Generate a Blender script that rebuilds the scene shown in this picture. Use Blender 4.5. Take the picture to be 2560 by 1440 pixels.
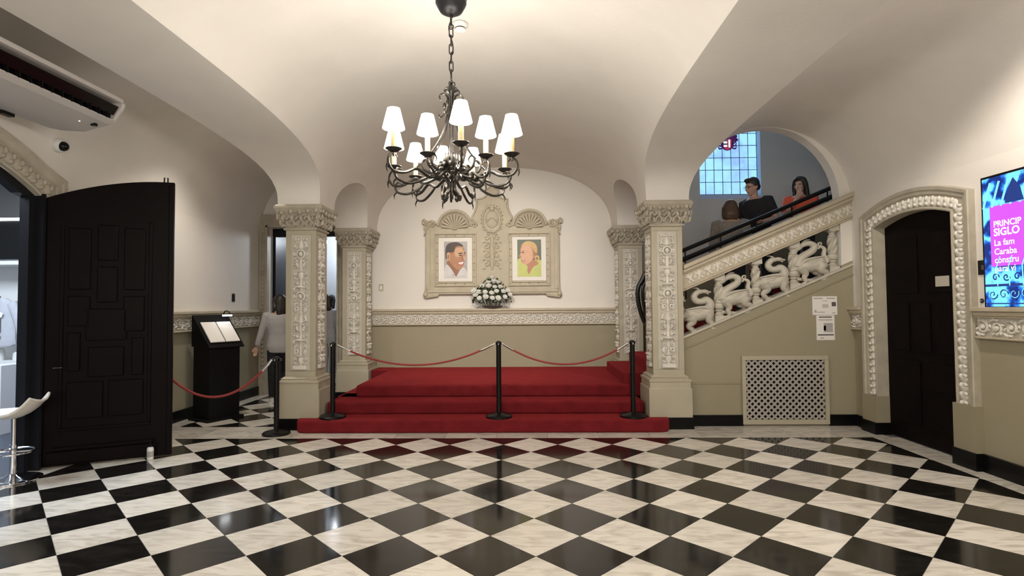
import bpy, math, random
from math import sin, cos, pi, radians, sqrt, atan2, hypot
from mathutils import Vector, Matrix

scene = bpy.context.scene
COL = scene.collection
for o in list(bpy.data.objects):
    bpy.data.objects.remove(o)

# ------------------------------------------------------------------ camera
FPX, CAMZ, PITCH, YAW, ROLL = 1364.66, 1.4521, .0324, -.0216, -.0075
cam_d = bpy.data.cameras.new('camera')
cam_d.sensor_width = 36.0
cam_d.lens = FPX / 2560 * 36.0
cam_d.clip_start = .05
cam = bpy.data.objects.new('camera', cam_d)
COL.objects.link(cam)
cam.matrix_world = (Matrix.Translation((0, 0, CAMZ)) @ Matrix.Rotation(-YAW, 4, 'Z') @
                    Matrix.Rotation(pi/2 + PITCH, 4, 'X') @ Matrix.Rotation(ROLL, 4, 'Z'))
scene.camera = cam

# ------------------------------------------------------------------ world, exposure
world = bpy.data.worlds.new('world')
scene.world = world
world.use_nodes = True
bg = world.node_tree.nodes['Background']
bg.inputs[0].default_value = (.50, .62, .85, 1)
bg.inputs[1].default_value = .25
vs = scene.view_settings
vs.view_transform = 'Standard'
vs.look = 'None'
vs.exposure = 0.7
vs.gamma = 1.0
vs.use_curve_mapping = False

WARM = (1.0, .91, .81)


def lamp(name, loc, watts, color, radius=.05, kind='POINT', size=None, rot=None):
    d = bpy.data.lights.new(name, kind)
    d.energy = watts
    d.color = color
    if kind == 'POINT':
        d.shadow_soft_size = radius
    if kind == 'AREA':
        d.shape = 'RECTANGLE'
        d.size, d.size_y = size
    o = bpy.data.objects.new(name, d)
    COL.objects.link(o)
    o.location = loc
    if rot:
        o.rotation_euler = rot
    return o


# the hall goes on behind the camera with a second ceiling lamp; shop, corridor and stair hall have their own
lamp('hall_lamp_light', (-.49, .15, 2.75), 60, WARM, .30)
lamp('rear_fill_light', (-.2, -3.05, 1.6), 70, (1.0, .94, .87), kind='AREA', size=(6.4, 2.6), rot=(pi/2, 0, 0))  # added area fill at the rear wall, for flatter frontal light
lamp('shop_light', (-6.2, 4.6, 3.3), 130, (.78, .88, 1.0), kind='AREA', size=(2.4, 1.6), rot=(0, 0, 0))
lamp('side_room_light', (-3.5, 10.4, 2.75), 34, (.85, .92, 1.0), .12)
lamp('stair_daylight', (3.4, 8.86, 3.95), 8, (.62, .78, 1.0), kind='AREA', size=(.9, 1.4), rot=(-pi/2, 0, 0))

# ------------------------------------------------------------------ materials
MATS = {}


def mat(name, col, rough=.6, metal=0.0, var=.0, scale=6.0, bump=.0, bscale=60.0, emit=None, estr=0.0, spec=.5, col2=None, coat=0.0):
    m = bpy.data.materials.new(name)
    m.use_nodes = True
    nt = m.node_tree
    b = nt.nodes['Principled BSDF']
    b.inputs['Base Color'].default_value = (*col, 1)
    b.inputs['Roughness'].default_value = rough
    b.inputs['Metallic'].default_value = metal
    b.inputs['Specular IOR Level'].default_value = spec
    b.inputs['Coat Weight'].default_value = coat
    tc = nt.nodes.new('ShaderNodeTexCoord')
    if var > 0 or col2:
        n = nt.nodes.new('ShaderNodeTexNoise')
        n.inputs['Scale'].default_value = scale
        n.inputs['Detail'].default_value = 5
        nt.links.new(tc.outputs['Object'], n.inputs['Vector'])
        r = nt.nodes.new('ShaderNodeValToRGB')
        c2 = col2 or tuple(max(0, c * (1 - var)) for c in col)
        r.color_ramp.elements[0].position = .32
        r.color_ramp.elements[0].color = (*c2, 1)
        r.color_ramp.elements[1].position = .68
        r.color_ramp.elements[1].color = (*col, 1)
        nt.links.new(n.outputs['Fac'], r.inputs['Fac'])
        nt.links.new(r.outputs['Color'], b.inputs['Base Color'])
    if bump > 0:
        n = nt.nodes.new('ShaderNodeTexNoise')
        n.inputs['Scale'].default_value = bscale
        n.inputs['Detail'].default_value = 4
        nt.links.new(tc.outputs['Object'], n.inputs['Vector'])
        bp = nt.nodes.new('ShaderNodeBump')
        bp.inputs['Strength'].default_value = bump
        bp.inputs['Distance'].default_value = .01
        nt.links.new(n.outputs['Fac'], bp.inputs['Height'])
        nt.links.new(bp.outputs['Normal'], b.inputs['Normal'])
    if emit:
        b.inputs['Emission Color'].default_value = (*emit, 1)
        b.inputs['Emission Strength'].default_value = estr
    MATS[name] = m
    return m


CREAM = (.79, .755, .695)
KHAKI = (.335, .30, .205)
mat('cream', CREAM, .75, var=.05, scale=2.5, bump=.12, bscale=45)
mat('khaki', KHAKI, .5, var=.08, scale=3, bump=.05, bscale=40)
mat('shaft', (.47, .43, .325), .5, var=.06, scale=4, bump=.06, bscale=60)
mat('carving', (.80, .77, .69), .5, var=.10, scale=9, bump=.15, bscale=90)
mat('carving_shade_ground', (.60, .565, .485), .6, var=.1, scale=9)  # darker than the relief: crevice shade put into the ground colour
mat('stone', (.50, .455, .36), .55, var=.18, scale=8, bump=.18, bscale=70)
mat('stone_pale', (.55, .485, .36), .6, var=.12, scale=8, bump=.12, bscale=70)
mat('balustrade', (.58, .545, .455), .5, var=.15, scale=10, bump=.12, bscale=80)
mat('skirting', (.004, .004, .0045), .3, spec=.2)
mat('door_wood', (.0055, .0027, .0026), .38, var=.4, scale=5, bump=.05, bscale=30, spec=.07)
mat('door_dark', (.007, .0042, .004), .5, spec=.06, var=.4, scale=5, bump=.1, bscale=30)
mat('door_frame', (.010, .010, .012), .4, spec=.25)
mat('carpet', (.235, .020, .026), .95, var=.25, scale=7, bump=.8, bscale=420, spec=.1)
MATS['carpet'].node_tree.nodes['Principled BSDF'].inputs['Sheen Weight'].default_value = .35
MATS['carpet'].node_tree.nodes['Principled BSDF'].inputs['Sheen Tint'].default_value = (1, .10, .10, 1)
MATS['carpet'].node_tree.nodes['Principled BSDF'].inputs['Sheen Roughness'].default_value = .4
mat('black_metal', (.005, .005, .005), .35, spec=.25)
mat('black_matte', (.006, .006, .006), .6, spec=.15)
mat('chrome', (.75, .75, .76), .12, metal=1.0)
mat('rope', (.30, .035, .035), .7, bump=.4, bscale=200)
mat('iron', (.085, .078, .07), .32, metal=.85, var=.5, scale=30)
mat('canopy_metal', (.025, .025, .028), .4, metal=.5)
mat('candle', (.75, .58, .30), .5, var=.25, scale=40)
mat('white_plastic', (.75, .75, .73), .4)
mat('ac_white', (.60, .56, .53), .45)
mat('black_gloss', (.004, .004, .005), .15, spec=.3)
mat('paper', (.82, .80, .76), .7)
mat('mat_board', (.86, .83, .76), .7)
mat('dim_paper', (.55, .52, .44), .7)
mat('ink', (.10, .09, .09), .7)
mat('ink_grey', (.42, .40, .39), .7)
mat('ink_red', (.55, .16, .16), .7)
mat('skin', (.55, .33, .24), .5)
mat('hair_dark', (.025, .018, .015), .45, var=.4, scale=60)
mat('hair_brown', (.10, .055, .030), .45, var=.4, scale=60)
mat('white_cloth', (.46, .45, .45), .8, var=.08, scale=8)
mat('grey_knit', (.28, .25, .22), .9, var=.25, scale=30)
mat('black_cloth', (.014, .014, .016), .85)
mat('orange_cloth', (.80, .13, .06), .8, var=.1, scale=10)
mat('denim', (.03, .035, .05), .85)
mat('grey_cloth', (.42, .42, .43), .85, var=.1, scale=8)
mat('sneaker', (.7, .7, .7), .5)
mat('eye', (.02, .015, .012), .2)
mat('lip', (.45, .17, .15), .5)
mat('petal', (.85, .85, .80), .6)
mat('leaf', (.025, .06, .022), .5, var=.4, scale=40)
mat('bowl', (.13, .11, .10), .25, metal=.4)
mat('shelf_white', (.74, .74, .72), .4)
mat('sweat_grey', (.50, .51, .55), .9, var=.08, scale=20)
mat('brown_paper', (.42, .30, .18), .8)
mat('shop_wall', (.46, .48, .53), .7)
mat('shop_floor', (.05, .06, .08), .4)
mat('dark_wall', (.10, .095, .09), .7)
mat('side_wall', (.62, .65, .70), .7)
mat('stool_seat', (.78, .73, .65), .35)
mat('lead', (.05, .06, .08), .5, metal=.5)
mat('strip_light', (1, 1, 1), .5, emit=(.85, .93, 1), estr=14)
mat('tube_light', (1, 1, 1), .5, emit=(.95, .97, 1), estr=8)
mat('led', (1, 1, 1), .5, emit=(.8, .9, 1), estr=9)
mat('grout', (.16, .15, .13), .6)
mat('reveal_daylit', (.62, .66, .78), .6)  # bluish: the window's daylight is put into the colour
mat('lattice', (.46, .43, .38), .4, metal=.2)
mat('bottle', (.80, .80, .78), .35)


def marble(name, base, vein, rough, seedo):
    m = mat(name, base, rough)
    nt = m.node_tree
    b = nt.nodes['Principled BSDF']
    gi = nt.nodes.new('ShaderNodeObjectInfo')
    ge = nt.nodes.new('ShaderNodeNewGeometry')
    mx = nt.nodes.new('ShaderNodeVectorMath')
    mx.operation = 'MULTIPLY_ADD'
    cmb = nt.nodes.new('ShaderNodeCombineXYZ')
    for i in range(3):
        nt.links.new(gi.outputs['Random'], cmb.inputs[i])
    mx.inputs[1].default_value = (31 + seedo, 17, 11)
    nt.links.new(cmb.outputs[0], mx.inputs[0])
    nt.links.new(ge.outputs['Position'], mx.inputs[2])
    mp = nt.nodes.new('ShaderNodeMapping')
    mp.inputs['Scale'].default_value = (1.3, 4.5, 1)
    mp.inputs['Rotation'].default_value = (0, 0, .6)
    nt.links.new(mx.outputs[0], mp.inputs['Vector'])
    n = nt.nodes.new('ShaderNodeTexNoise')
    n.inputs['Scale'].default_value = 3.2
    n.inputs['Detail'].default_value = 8
    n.inputs['Distortion'].default_value = 1.3
    nt.links.new(mp.outputs[0], n.inputs['Vector'])
    r = nt.nodes.new('ShaderNodeValToRGB')
    e = r.color_ramp.elements
    e[0].position, e[0].color = .30, (*vein, 1)
    e[1].position, e[1].color = .56, (*base, 1)
    nt.links.new(n.outputs['Fac'], r.inputs['Fac'])
    hv = nt.nodes.new('ShaderNodeHueSaturation')
    mr = nt.nodes.new('ShaderNodeMapRange')
    mr.inputs[3].default_value, mr.inputs[4].default_value = .88, 1.06
    nt.links.new(gi.outputs['Random'], mr.inputs[0])
    nt.links.new(mr.outputs[0], hv.inputs['Value'])
    nt.links.new(r.outputs['Color'], hv.inputs['Color'])
    nt.links.new(hv.outputs['Color'], b.inputs['Base Color'])
    return m


marble('marble_white', (.86, .82, .735), (.60, .555, .48), .16, 0)
marble('marble_black', (.010, .009, .008), (.022, .020, .017), .10, 5)
marble('marble_border', (.70, .665, .59), (.42, .39, .34), .2, 9)

# painted wall: khaki dado below the frieze line, cream plaster above
m = mat('wall_paint', CREAM, .72, bump=.10, bscale=45)
nt = m.node_tree
ge = nt.nodes.new('ShaderNodeNewGeometry')
sp = nt.nodes.new('ShaderNodeSeparateXYZ')
gt = nt.nodes.new('ShaderNodeMath')
gt.operation = 'GREATER_THAN'
gt.inputs[1].default_value = 1.22
mixc = nt.nodes.new('ShaderNodeMix')
mixc.data_type = 'RGBA'
mixc.inputs['A'].default_value = (*KHAKI, 1)
mixc.inputs['B'].default_value = (*CREAM, 1)
nt.links.new(ge.outputs['Position'], sp.inputs[0])
nt.links.new(sp.outputs['Z'], gt.inputs[0])
nt.links.new(gt.outputs[0], mixc.inputs['Factor'])
nt.links.new(mixc.outputs['Result'], nt.nodes['Principled BSDF'].inputs['Base Color'])

# lit fabric lampshade and daylight window glass
m = mat('lampshade', (.9, .85, .75), .8, emit=(1, .94, .86), estr=31.0)
mat('shade_lining', (.85, .80, .70), .8)
m = mat('pane_sky', (.5, .7, .9), .3, emit=(.26, .55, .95), estr=.72, var=0)
nt = m.node_tree
n = nt.nodes.new('ShaderNodeTexNoise')
n.inputs['Scale'].default_value = 3.0
n.inputs['Detail'].default_value = 9
n.inputs['Roughness'].default_value = .75
ge = nt.nodes.new('ShaderNodeNewGeometry')
r = nt.nodes.new('ShaderNodeValToRGB')
r.color_ramp.elements[0].position, r.color_ramp.elements[0].color = .34, (.20, .36, .75, 1)
r.color_ramp.elements[1].position, r.color_ramp.elements[1].color = .54, (.30, .66, .98, 1)
nt.links.new(ge.outputs['Position'], n.inputs['Vector'])
nt.links.new(n.outputs['Fac'], r.inputs['Fac'])
nt.links.new(r.outputs['Color'], nt.nodes['Principled BSDF'].inputs['Emission Color'])

# screen picture: blue architectural photograph
m = mat('screen_picture', (.0, .0, .0), .25, emit=(.1, .4, .95), estr=1.0)
nt = m.node_tree
tc = nt.nodes.new('ShaderNodeTexCoord')
mp = nt.nodes.new('ShaderNodeMapping')
mp.inputs['Rotation'].default_value = (.5, 0, 0)
mp.inputs['Scale'].default_value = (1, 3.2, .9)
w = nt.nodes.new('ShaderNodeTexWave')
w.inputs['Scale'].default_value = 2.1
w.inputs['Distortion'].default_value = 9
w.inputs['Detail'].default_value = 5
w.inputs['Detail Scale'].default_value = 2.2
w.bands_direction = 'Y'
r = nt.nodes.new('ShaderNodeValToRGB')
e = r.color_ramp.elements
e[0].position, e[0].color = .12, (.004, .02, .16, 1)
e[1].position, e[1].color = .85, (.16, .62, 1.0, 1)
q = e.new(.45)
q.color = (.015, .16, .72, 1)
nt.links.new(tc.outputs['Object'], mp.inputs['Vector'])
nt.links.new(mp.outputs[0], w.inputs['Vector'])
nt.links.new(w.outputs['Fac'], r.inputs['Fac'])
nt.links.new(r.outputs['Color'], nt.nodes['Principled BSDF'].inputs['Emission Color'])
mat('screen_panel', (0, 0, 0), .25, emit=(.50, .07, .72), estr=1.0)
mat('screen_text', (0, 0, 0), .3, emit=(.75, .92, 1.0), estr=1.0)
mat('screen_line', (0, 0, 0), .3, emit=(.20, .70, 1.0), estr=1.0)
mat('screen_dark', (0, 0, 0), .3, emit=(.01, .03, .16), estr=1.0)


# ------------------------------------------------------------------ mesh helpers
class MB:
    def __init__(s):
        s.v, s.f = [], []

    def add(s, vs_, fs_):
        o = len(s.v)
        s.v += [tuple(p) for p in vs_]
        s.f += [tuple(o + i for i in f) for f in fs_]
        return s

    def box(s, x0, x1, y0, y1, z0, z1):
        return s.add([(x0, y0, z0), (x1, y0, z0), (x1, y1, z0), (x0, y1, z0), (x0, y0, z1), (x1, y0, z1), (x1, y1, z1), (x0, y1, z1)],
                     [(3, 2, 1, 0), (4, 5, 6, 7), (0, 1, 5, 4), (1, 2, 6, 5), (2, 3, 7, 6), (3, 0, 4, 7)])

    def cbox(s, c, d, rx=0, ry=0, rz=0):
        M = Matrix.Translation(c) @ Matrix.Rotation(rz, 4, 'Z') @ Matrix.Rotation(ry, 4, 'Y') @ Matrix.Rotation(rx, 4, 'X')
        a, b, e = d[0]/2, d[1]/2, d[2]/2
        t = MB().box(-a, a, -b, b, -e, e)
        return s.add([M @ Vector(p) for p in t.v], t.f)

    def frus(s, z0, h0, z1, h1, cx=0, cy=0):
        P = lambda z, h: [(cx-h, cy-h, z), (cx+h, cy-h, z), (cx+h, cy+h, z), (cx-h, cy+h, z)]
        return s.add(P(z0, h0) + P(z1, h1), [(3, 2, 1, 0), (4, 5, 6, 7), (0, 1, 5, 4), (1, 2, 6, 5), (2, 3, 7, 6), (3, 0, 4, 7)])

    def prism(s, poly, d0, d1, axis='y'):
        n = len(poly)
        if axis == 'y':
            g = lambda p, d: (p[0], d, p[1])
        elif axis == 'x':
            g = lambda p, d: (d, p[0], p[1])
        else:
            g = lambda p, d: (p[0], p[1], d)
        return s.add([g(p, d0) for p in poly] + [g(p, d1) for p in poly],
                     [tuple(range(n)), tuple(range(2*n-1, n-1, -1))] + [(i, n+i, n+(i+1) % n, (i+1) % n) for i in range(n)])

    def lathe(s, prof, n=16, c=(0, 0, 0), cap=True, sx=1, sy=1):
        vv, ff = [], []
        k = len(prof)
        for j in range(n):
            a = 2*pi*j/n
            for r, z in prof:
                vv.append((c[0]+sx*r*cos(a), c[1]+sy*r*sin(a), c[2]+z))
        for j in range(n):
            q = (j+1) % n
            for i in range(k-1):
                ff.append((j*k+i, q*k+i, q*k+i+1, j*k+i+1))
        if cap:
            ff.append(tuple(j*k for j in range(n))[::-1])
            ff.append(tuple(j*k+k-1 for j in range(n)))
        return s.add(vv, ff)

    def tube(s, pts, rad, n=6, sec=1.0, closed=False, cap=True):
        P = [Vector(p) for p in pts]
        m_ = len(P)
        if not hasattr(rad, '__len__'):
            rad = [rad]*m_
        T = []
        for i in range(m_):
            a = P[i-1] if (i > 0 or closed) else P[i]
            b = P[(i+1) % m_] if (i < m_-1 or closed) else P[i]
            t = b-a
            T.append(t.normalized() if t.length > 1e-9 else Vector((0, 0, 1)))
        up = Vector((0, 1, 0)) if abs(T[0].y) < .9 else Vector((1, 0, 0))
        u = T[0].cross(up).normalized()
        vv, ff = [], []
        for i in range(m_):
            u = (u - T[i]*u.dot(T[i]))
            u = u.normalized() if u.length > 1e-6 else T[i].orthogonal().normalized()
            w_ = T[i].cross(u)
            for j in range(n):
                a = 2*pi*j/n
                vv.append(P[i] + u*rad[i]*cos(a) + w_*rad[i]*sec*sin(a))
        for i in range(m_ if closed else m_-1):
            k = (i+1) % m_
            for j in range(n):
                q = (j+1) % n
                ff.append((i*n+j, k*n+j, k*n+q, i*n+q))
        if cap and not closed:
            ff.append(tuple(range(n))[::-1])
            ff.append(tuple((m_-1)*n+j for j in range(n)))
        return s.add(vv, ff)

    def blob(s, c, r, n=8, m=5, ry=0, rz=0, rx=0):
        if not hasattr(r, '__len__'):
            r = (r, r, r)
        R = Matrix.Rotation(rz, 3, 'Z') @ Matrix.Rotation(ry, 3, 'Y') @ Matrix.Rotation(rx, 3, 'X')
        C = Vector(c)
        vv = [C + R @ Vector((0, 0, -r[2]))]
        for i in range(1, m):
            t = -pi/2 + pi*i/m
            for j in range(n):
                a = 2*pi*j/n
                vv.append(C + R @ Vector((r[0]*cos(t)*cos(a), r[1]*cos(t)*sin(a), r[2]*sin(t))))
        vv.append(C + R @ Vector((0, 0, r[2])))
        ff = [(0, 1+(j+1) % n, 1+j) for j in range(n)]
        for i in range(m-2):
            for j in range(n):
                q = (j+1) % n
                ff.append((1+i*n+j, 1+i*n+q, 1+(i+1)*n+q, 1+(i+1)*n+j))
        L = len(vv)-1
        b = 1+(m-2)*n
        ff += [(L, b+j, b+(j+1) % n) for j in range(n)]
        return s.add(vv, ff)

    def loft(s, rings, n=14):
        """rings: (centre, rx, ry) ellipses stacked roughly along z"""
        vv, ff = [], []
        for c, a_, b_ in rings:
            for j in range(n):
                t = 2*pi*j/n
                vv.append((c[0]+a_*cos(t), c[1]+b_*sin(t), c[2]))
        for i in range(len(rings)-1):
            for j in range(n):
                q = (j+1) % n
                ff.append((i*n+j, i*n+q, (i+1)*n+q, (i+1)*n+j))
        ff.append(tuple(range(n))[::-1])
        ff.append(tuple((len(rings)-1)*n+j for j in range(n)))
        return s.add(vv, ff)

    def grid(s, rows):
        n = len(rows[0])
        return s.add([p for r_ in rows for p in r_],
                     [(i*n+j, i*n+j+1, (i+1)*n+j+1, (i+1)*n+j) for i in range(len(rows)-1) for j in range(n-1)])

    def merge(s, o, M=None):
        return s.add([(M @ Vector(p)) if M else p for p in o.v], o.f)

    def mirror_x(s):
        o = MB()
        o.v = [(-p[0], p[1], p[2]) for p in s.v]
        o.f = [f[::-1] for f in s.f]
        return o

    def mesh(s, name, m, smooth=False, angle=40):
        me = bpy.data.meshes.new(name)
        me.from_pydata([tuple(p) for p in s.v], [], s.f)
        me.materials.append(MATS[m])
        if smooth:
            me.polygons.foreach_set('use_smooth', [True]*len(me.polygons))
            me.set_sharp_from_angle(angle=radians(angle))
        me.update()
        return me

    def build(s, name, m, parent=None, smooth=False, loc=(0, 0, 0), rot=(0, 0, 0), angle=40, bevel=0):
        return link(name, s.mesh(name, m, smooth, angle), parent, loc, rot, bevel)


def link(name, me, parent=None, loc=(0, 0, 0), rot=(0, 0, 0), bevel=0):
    o = bpy.data.objects.new(name, me)
    COL.objects.link(o)
    o.parent = parent
    o.location = loc
    o.rotation_euler = rot
    if bevel:
        b = o.modifiers.new('bevel', 'BEVEL')
        b.width = bevel
        b.segments = 2
        b.limit_method = 'ANGLE'
    return o


def tag(o, label, cat=None, group=None, kind=None):
    o['label'] = label
    if cat:
        o['category'] = cat
    if group:
        o['group'] = group
    if kind:
        o['kind'] = kind
    return o


def thing(name, label, cat, loc=(0, 0, 0), rz=0, group=None):
    o = bpy.data.objects.new(name, None)
    COL.objects.link(o)
    o.location = loc
    o.rotation_euler = (0, 0, rz)
    o.empty_display_size = .1
    return tag(o, label, cat, group)


def struct(name, mb, m, label, smooth=False, parent=None, angle=40):
    o = mb.build(name, m, parent, smooth, angle=angle)
    o['kind'] = 'structure'
    o['label'] = label
    return o


def copy_tree(o, parent=None):
    c = o.copy()
    COL.objects.link(c)
    c.parent = parent
    for ch in o.children:
        copy_tree(ch, c)
    return c


# pixel rays of the calibrated camera, to read real positions off known planes
def ray(px, py):
    x, y = (px-1280)/FPX, (py-720)/FPX
    c, s = cos(ROLL), sin(ROLL)
    x, up = c*x+s*y, s*x-c*y
    c, s = cos(PITCH), sin(PITCH)
    Y, Z = c-s*up, s+c*up
    c, s = cos(YAW), sin(YAW)
    return c*x+s*Y, -s*x+c*Y, Z


def at_y(px, py, Y):
    d = ray(px, py)
    t = Y/d[1]
    return (d[0]*t, Y, CAMZ+d[2]*t)


def at_x(px, py, X):
    d = ray(px, py)
    t = X/d[0]
    return (X, d[1]*t, CAMZ+d[2]*t)


def at_z(px, py, z=0):
    d = ray(px, py)
    t = (z-CAMZ)/d[2]
    return (d[0]*t, d[1]*t, z)


def spiral(cx, cz, r0, turns, a0, sgn=1, y=0, n=14, shrink=.12):
    out = []
    for i in range(n):
        t = i/(n-1)
        r_ = r0*(1-(1-shrink)*t)
        a = a0+sgn*2*pi*turns*t
        out.append((cx+r_*cos(a), y, cz+r_*sin(a)))
    return out


def catmull(P, k=6):
    P = [Vector(p) for p in P]
    Q = [P[0]*2-P[1]] + P + [P[-1]*2-P[-2]]
    out = []
    for i in range(1, len(Q)-2):
        for j in range(k):
            t = j/k
            a, b, c, d = Q[i-1], Q[i], Q[i+1], Q[i+2]
            out.append(.5*((2*b)+(c-a)*t+(2*a-5*b+4*c-d)*t*t+(3*b-a-3*c+d)*t**3))
    out.append(P[-1])
    return out


def lerp_r(rs, n):
    out = []
    for i in range(n):
        t = i/(n-1)*(len(rs)-1)
        k = min(int(t), len(rs)-2)
        out.append(rs[k]+(rs[k+1]-rs[k])*(t-k))
    return out


def stube(mb, P, rs, n=6, k=6, sec=1.0):
    c = catmull(P, k)
    mb.tube(c, lerp_r(rs, len(c)) if hasattr(rs, '__len__') else rs, n, sec)
    return mb


random.seed(7)

# ================================================================== THE SETTING
XL, XR = -4.45, 3.95            # side walls
CX, AH = -.49, 1.945            # nave axis and half width between imposts
XLI, XLO = CX-AH, -2.94         # left arcade faces
XRI, XRO = CX+AH, 1.955         # right arcade faces
SP, VH, VP_ = 2.68, 1.07, 2.35  # springing, vault rise, profile exponent
YB = 9.0                        # niche back wall
YS = 6.63                       # stair parapet wall
YA = 9.1                        # end wall of left aisle
YREAR = -3.2
ACL, HWL, RL = (XL+XLO)/2, (XLO-XL)/2, 1.0
ACR, HWR, RR = (XR+XRO)/2, (XR-XRO)/2, .92


def sup(u, p):
    u = min(1, abs(u))
    return max(0, 1-u**p)**(1/p)


def z_main(x):
    return SP+VH*sup((x-CX)/AH, VP_)


def x_main(z):
    return AH*sup(max(0, z-SP)/VH, VP_)


ARCHES = [(3.30, 3.15, .55, 3.3), (7.695, .745, .51, 2.1), (-1.78, 1.42, .45, 2.4)]   # centre, half span, rise, exponent


def z_lat(y):
    for c, h, r, p in ARCHES:
        if abs(y-c) < h:
            return SP+r*sup((y-c)/h, p)
    return SP


def y_rows(y0, y1, n=30):
    ys = {y0, y1}
    for c, h, r, p in ARCHES:
        for i in range(n+1):
            y = c-h*cos(pi*i/n)
            if y0 <= y <= y1:
                ys.add(round(y, 5))
        for e in (c-h, c+h):
            for d in (.003, .012):
                for y in (e-d, e+d):
                    if y0 < y < y1 and abs(y-c) < h:
                        ys.add(round(y, 5))
    return sorted(ys)


# ---- nave vault
rows = []
for y in y_rows(YREAR, YB, 36):
    xs = x_main(z_lat(y))
    rows.append([(CX+xs*sin(pi/2*t/24), y, z_main(CX+xs*sin(pi/2*t/24))) for t in range(-24, 25)])
struct('ceiling', MB().grid(rows), 'cream', 'cream plaster barrel vault over the hall', True, angle=60)

# ---- left arcade soffits and aisle vaults
def soffit(name, x_in, x_out, y0, y1, label):
    r_ = []
    for y in y_rows(y0, y1, 40):
        z = z_lat(y)
        r_.append([(x_in(z), y, z), (x_out(z), y, z)])
    struct(name, MB().grid(r_), 'cream', label, True, angle=50)


xa_l = lambda z: ACL+HWL*sqrt(max(0, 1-((z-SP)/RL)**2))
xa_r = lambda z: ACR-HWR*sqrt(max(0, 1-((z-SP)/RR)**2))
soffit('wall_arcade_left', lambda z: CX-x_main(z), xa_l, YREAR, YB, 'cream plaster arch soffits of the arcade beside the carved pillar and black door')
soffit('wall_arcade_right', lambda z: CX+x_main(z), xa_r, YREAR, YS, 'cream plaster arch soffit of the arcade beside the dragon staircase')
soffit('wall_arcade_niche', lambda z: CX+x_main(z), lambda z: XRO, YS, YB, 'small cream arch soffit over the carpeted steps to the stairs')

LDC, LDH, LDS, LDR = 3.87, 1.0, 2.487, .33      # shop doorway: centre y, half width, spring, rise
RDC, RDH, RDS, RDR = 5.612, .552, 2.281, .095   # right door


def z_ldoor(y):
    u = abs(y-LDC)/LDH
    return LDS+LDR*(1-u*u) if u <= 1 else 0


def z_rdoor(y):
    u = abs(y-RDC)/RDH
    return RDS+RDR*(1-u*u) if u <= 1 else 0


def aisle(name, xc, hw, rise, sgn, y0, y1, zdoor, label):
    r_ = []
    for y in y_rows(y0, y1, 24) if zdoor is None else sorted(set(y_rows(y0, y1, 24)) | {LDC+LDH*t/10 for t in range(-10, 11)}):
        zs = max(SP, zdoor(y)) if zdoor else SP
        a0 = math.asin(min(1, (zs-SP)/rise))
        a1 = pi-math.asin(min(1, (z_lat(y)-SP)/rise))
        r_.append([(xc+sgn*hw*cos(a0+(a1-a0)*t/20), y, SP+rise*sin(a0+(a1-a0)*t/20)) for t in range(21)])
    struct(name, MB().grid(r_), 'cream', label, True, angle=60)


aisle('ceiling_aisle_left', ACL, HWL, RL, -1, YREAR, YA, z_ldoor, 'cream barrel vault of the aisle over the shop door')
aisle('ceiling_aisle_right', ACR, HWR, RR, 1, YREAR, YS, None, 'cream barrel vault of the aisle by the screen')


# ---- side walls, pierced by their doors
def side_wall(name, x, y0, y1, c, h, zf, label):
    b = MB()
    for a, e, op in ((y0, c-h, 0), (c-h, c+h, 1), (c+h, y1, 0)):
        n = 16 if op else 4
        r_ = []
        for i in range(n+1):
            y = a+(e-a)*i/n
            z0 = min(SP, zf(c+(y-c)*.99999)) if op else 0
            r_.append([(x, y, z0+(SP-z0)*t/2) for t in range(3)])
        b.grid(r_)
    struct(name, b, 'wall_paint', label)


side_wall('wall_left', XL, YREAR, YA, LDC, LDH, z_ldoor, 'cream and khaki painted wall with the shop doorway')
side_wall('wall_right', XR, YREAR, YS, RDC, RDH, z_rdoor, 'cream and khaki painted wall with the arched dark door')
struct('wall_rear', MB().add([(XL, YREAR, 0), (XR, YREAR, 0), (XR, YREAR, 3.9), (XL, YREAR, 3.9)], [(0, 1, 2, 3)]), 'wall_paint', 'painted wall behind the viewer')
struct('wall_niche', MB().box(XLO+.02, XRO, YB, YB+.15, 0, 5.2), 'wall_paint', 'cream niche wall over khaki dado behind the double portrait frame')

# ---- end wall of the left aisle with a doorway into a side room
b = MB()
AD0, AD1, ADZ = -4.29, -3.12, 2.80
b.box(XL-.1, AD0, YA, YA+.12, 0, 3.9).box(AD1, XLO+.1, YA, YA+.12, 0, 3.9).box(AD0, AD1, YA, YA+.12, ADZ, 3.9)
b.box(XLO-.02, XLO+.1, YB, YA, 0, 3.9)
struct('wall_aisle_end', b, 'wall_paint', 'painted end wall of the aisle around the corridor doorway')
b = MB()
b.box(AD0-.15, AD0, YA-.05, YA, 0, ADZ+.22).box(AD1, AD1+.13, YA-.05, YA, 0, ADZ+.22).box(AD0, AD1, YA-.05, YA, ADZ, ADZ+.22)
b.box(AD0-.03, AD0, YA-.075, YA-.05, 0, ADZ+.03).box(AD1, AD1+.03, YA-.075, YA-.05, 0, ADZ+.03).box(AD0-.03, AD1+.03, YA-.075, YA-.05, ADZ, ADZ+.03)
o = struct('trim_1', b, 'stone', 'moulded stone frame of the corridor doorway')
bl = MB()
for i in range(34):
    bl.blob((AD0-.085, YA-.052, .5+i*.072), (.032, .018, .030), 6, 4, ry=.5)
bl.build('carved_band', 'stone', o, True)
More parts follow.
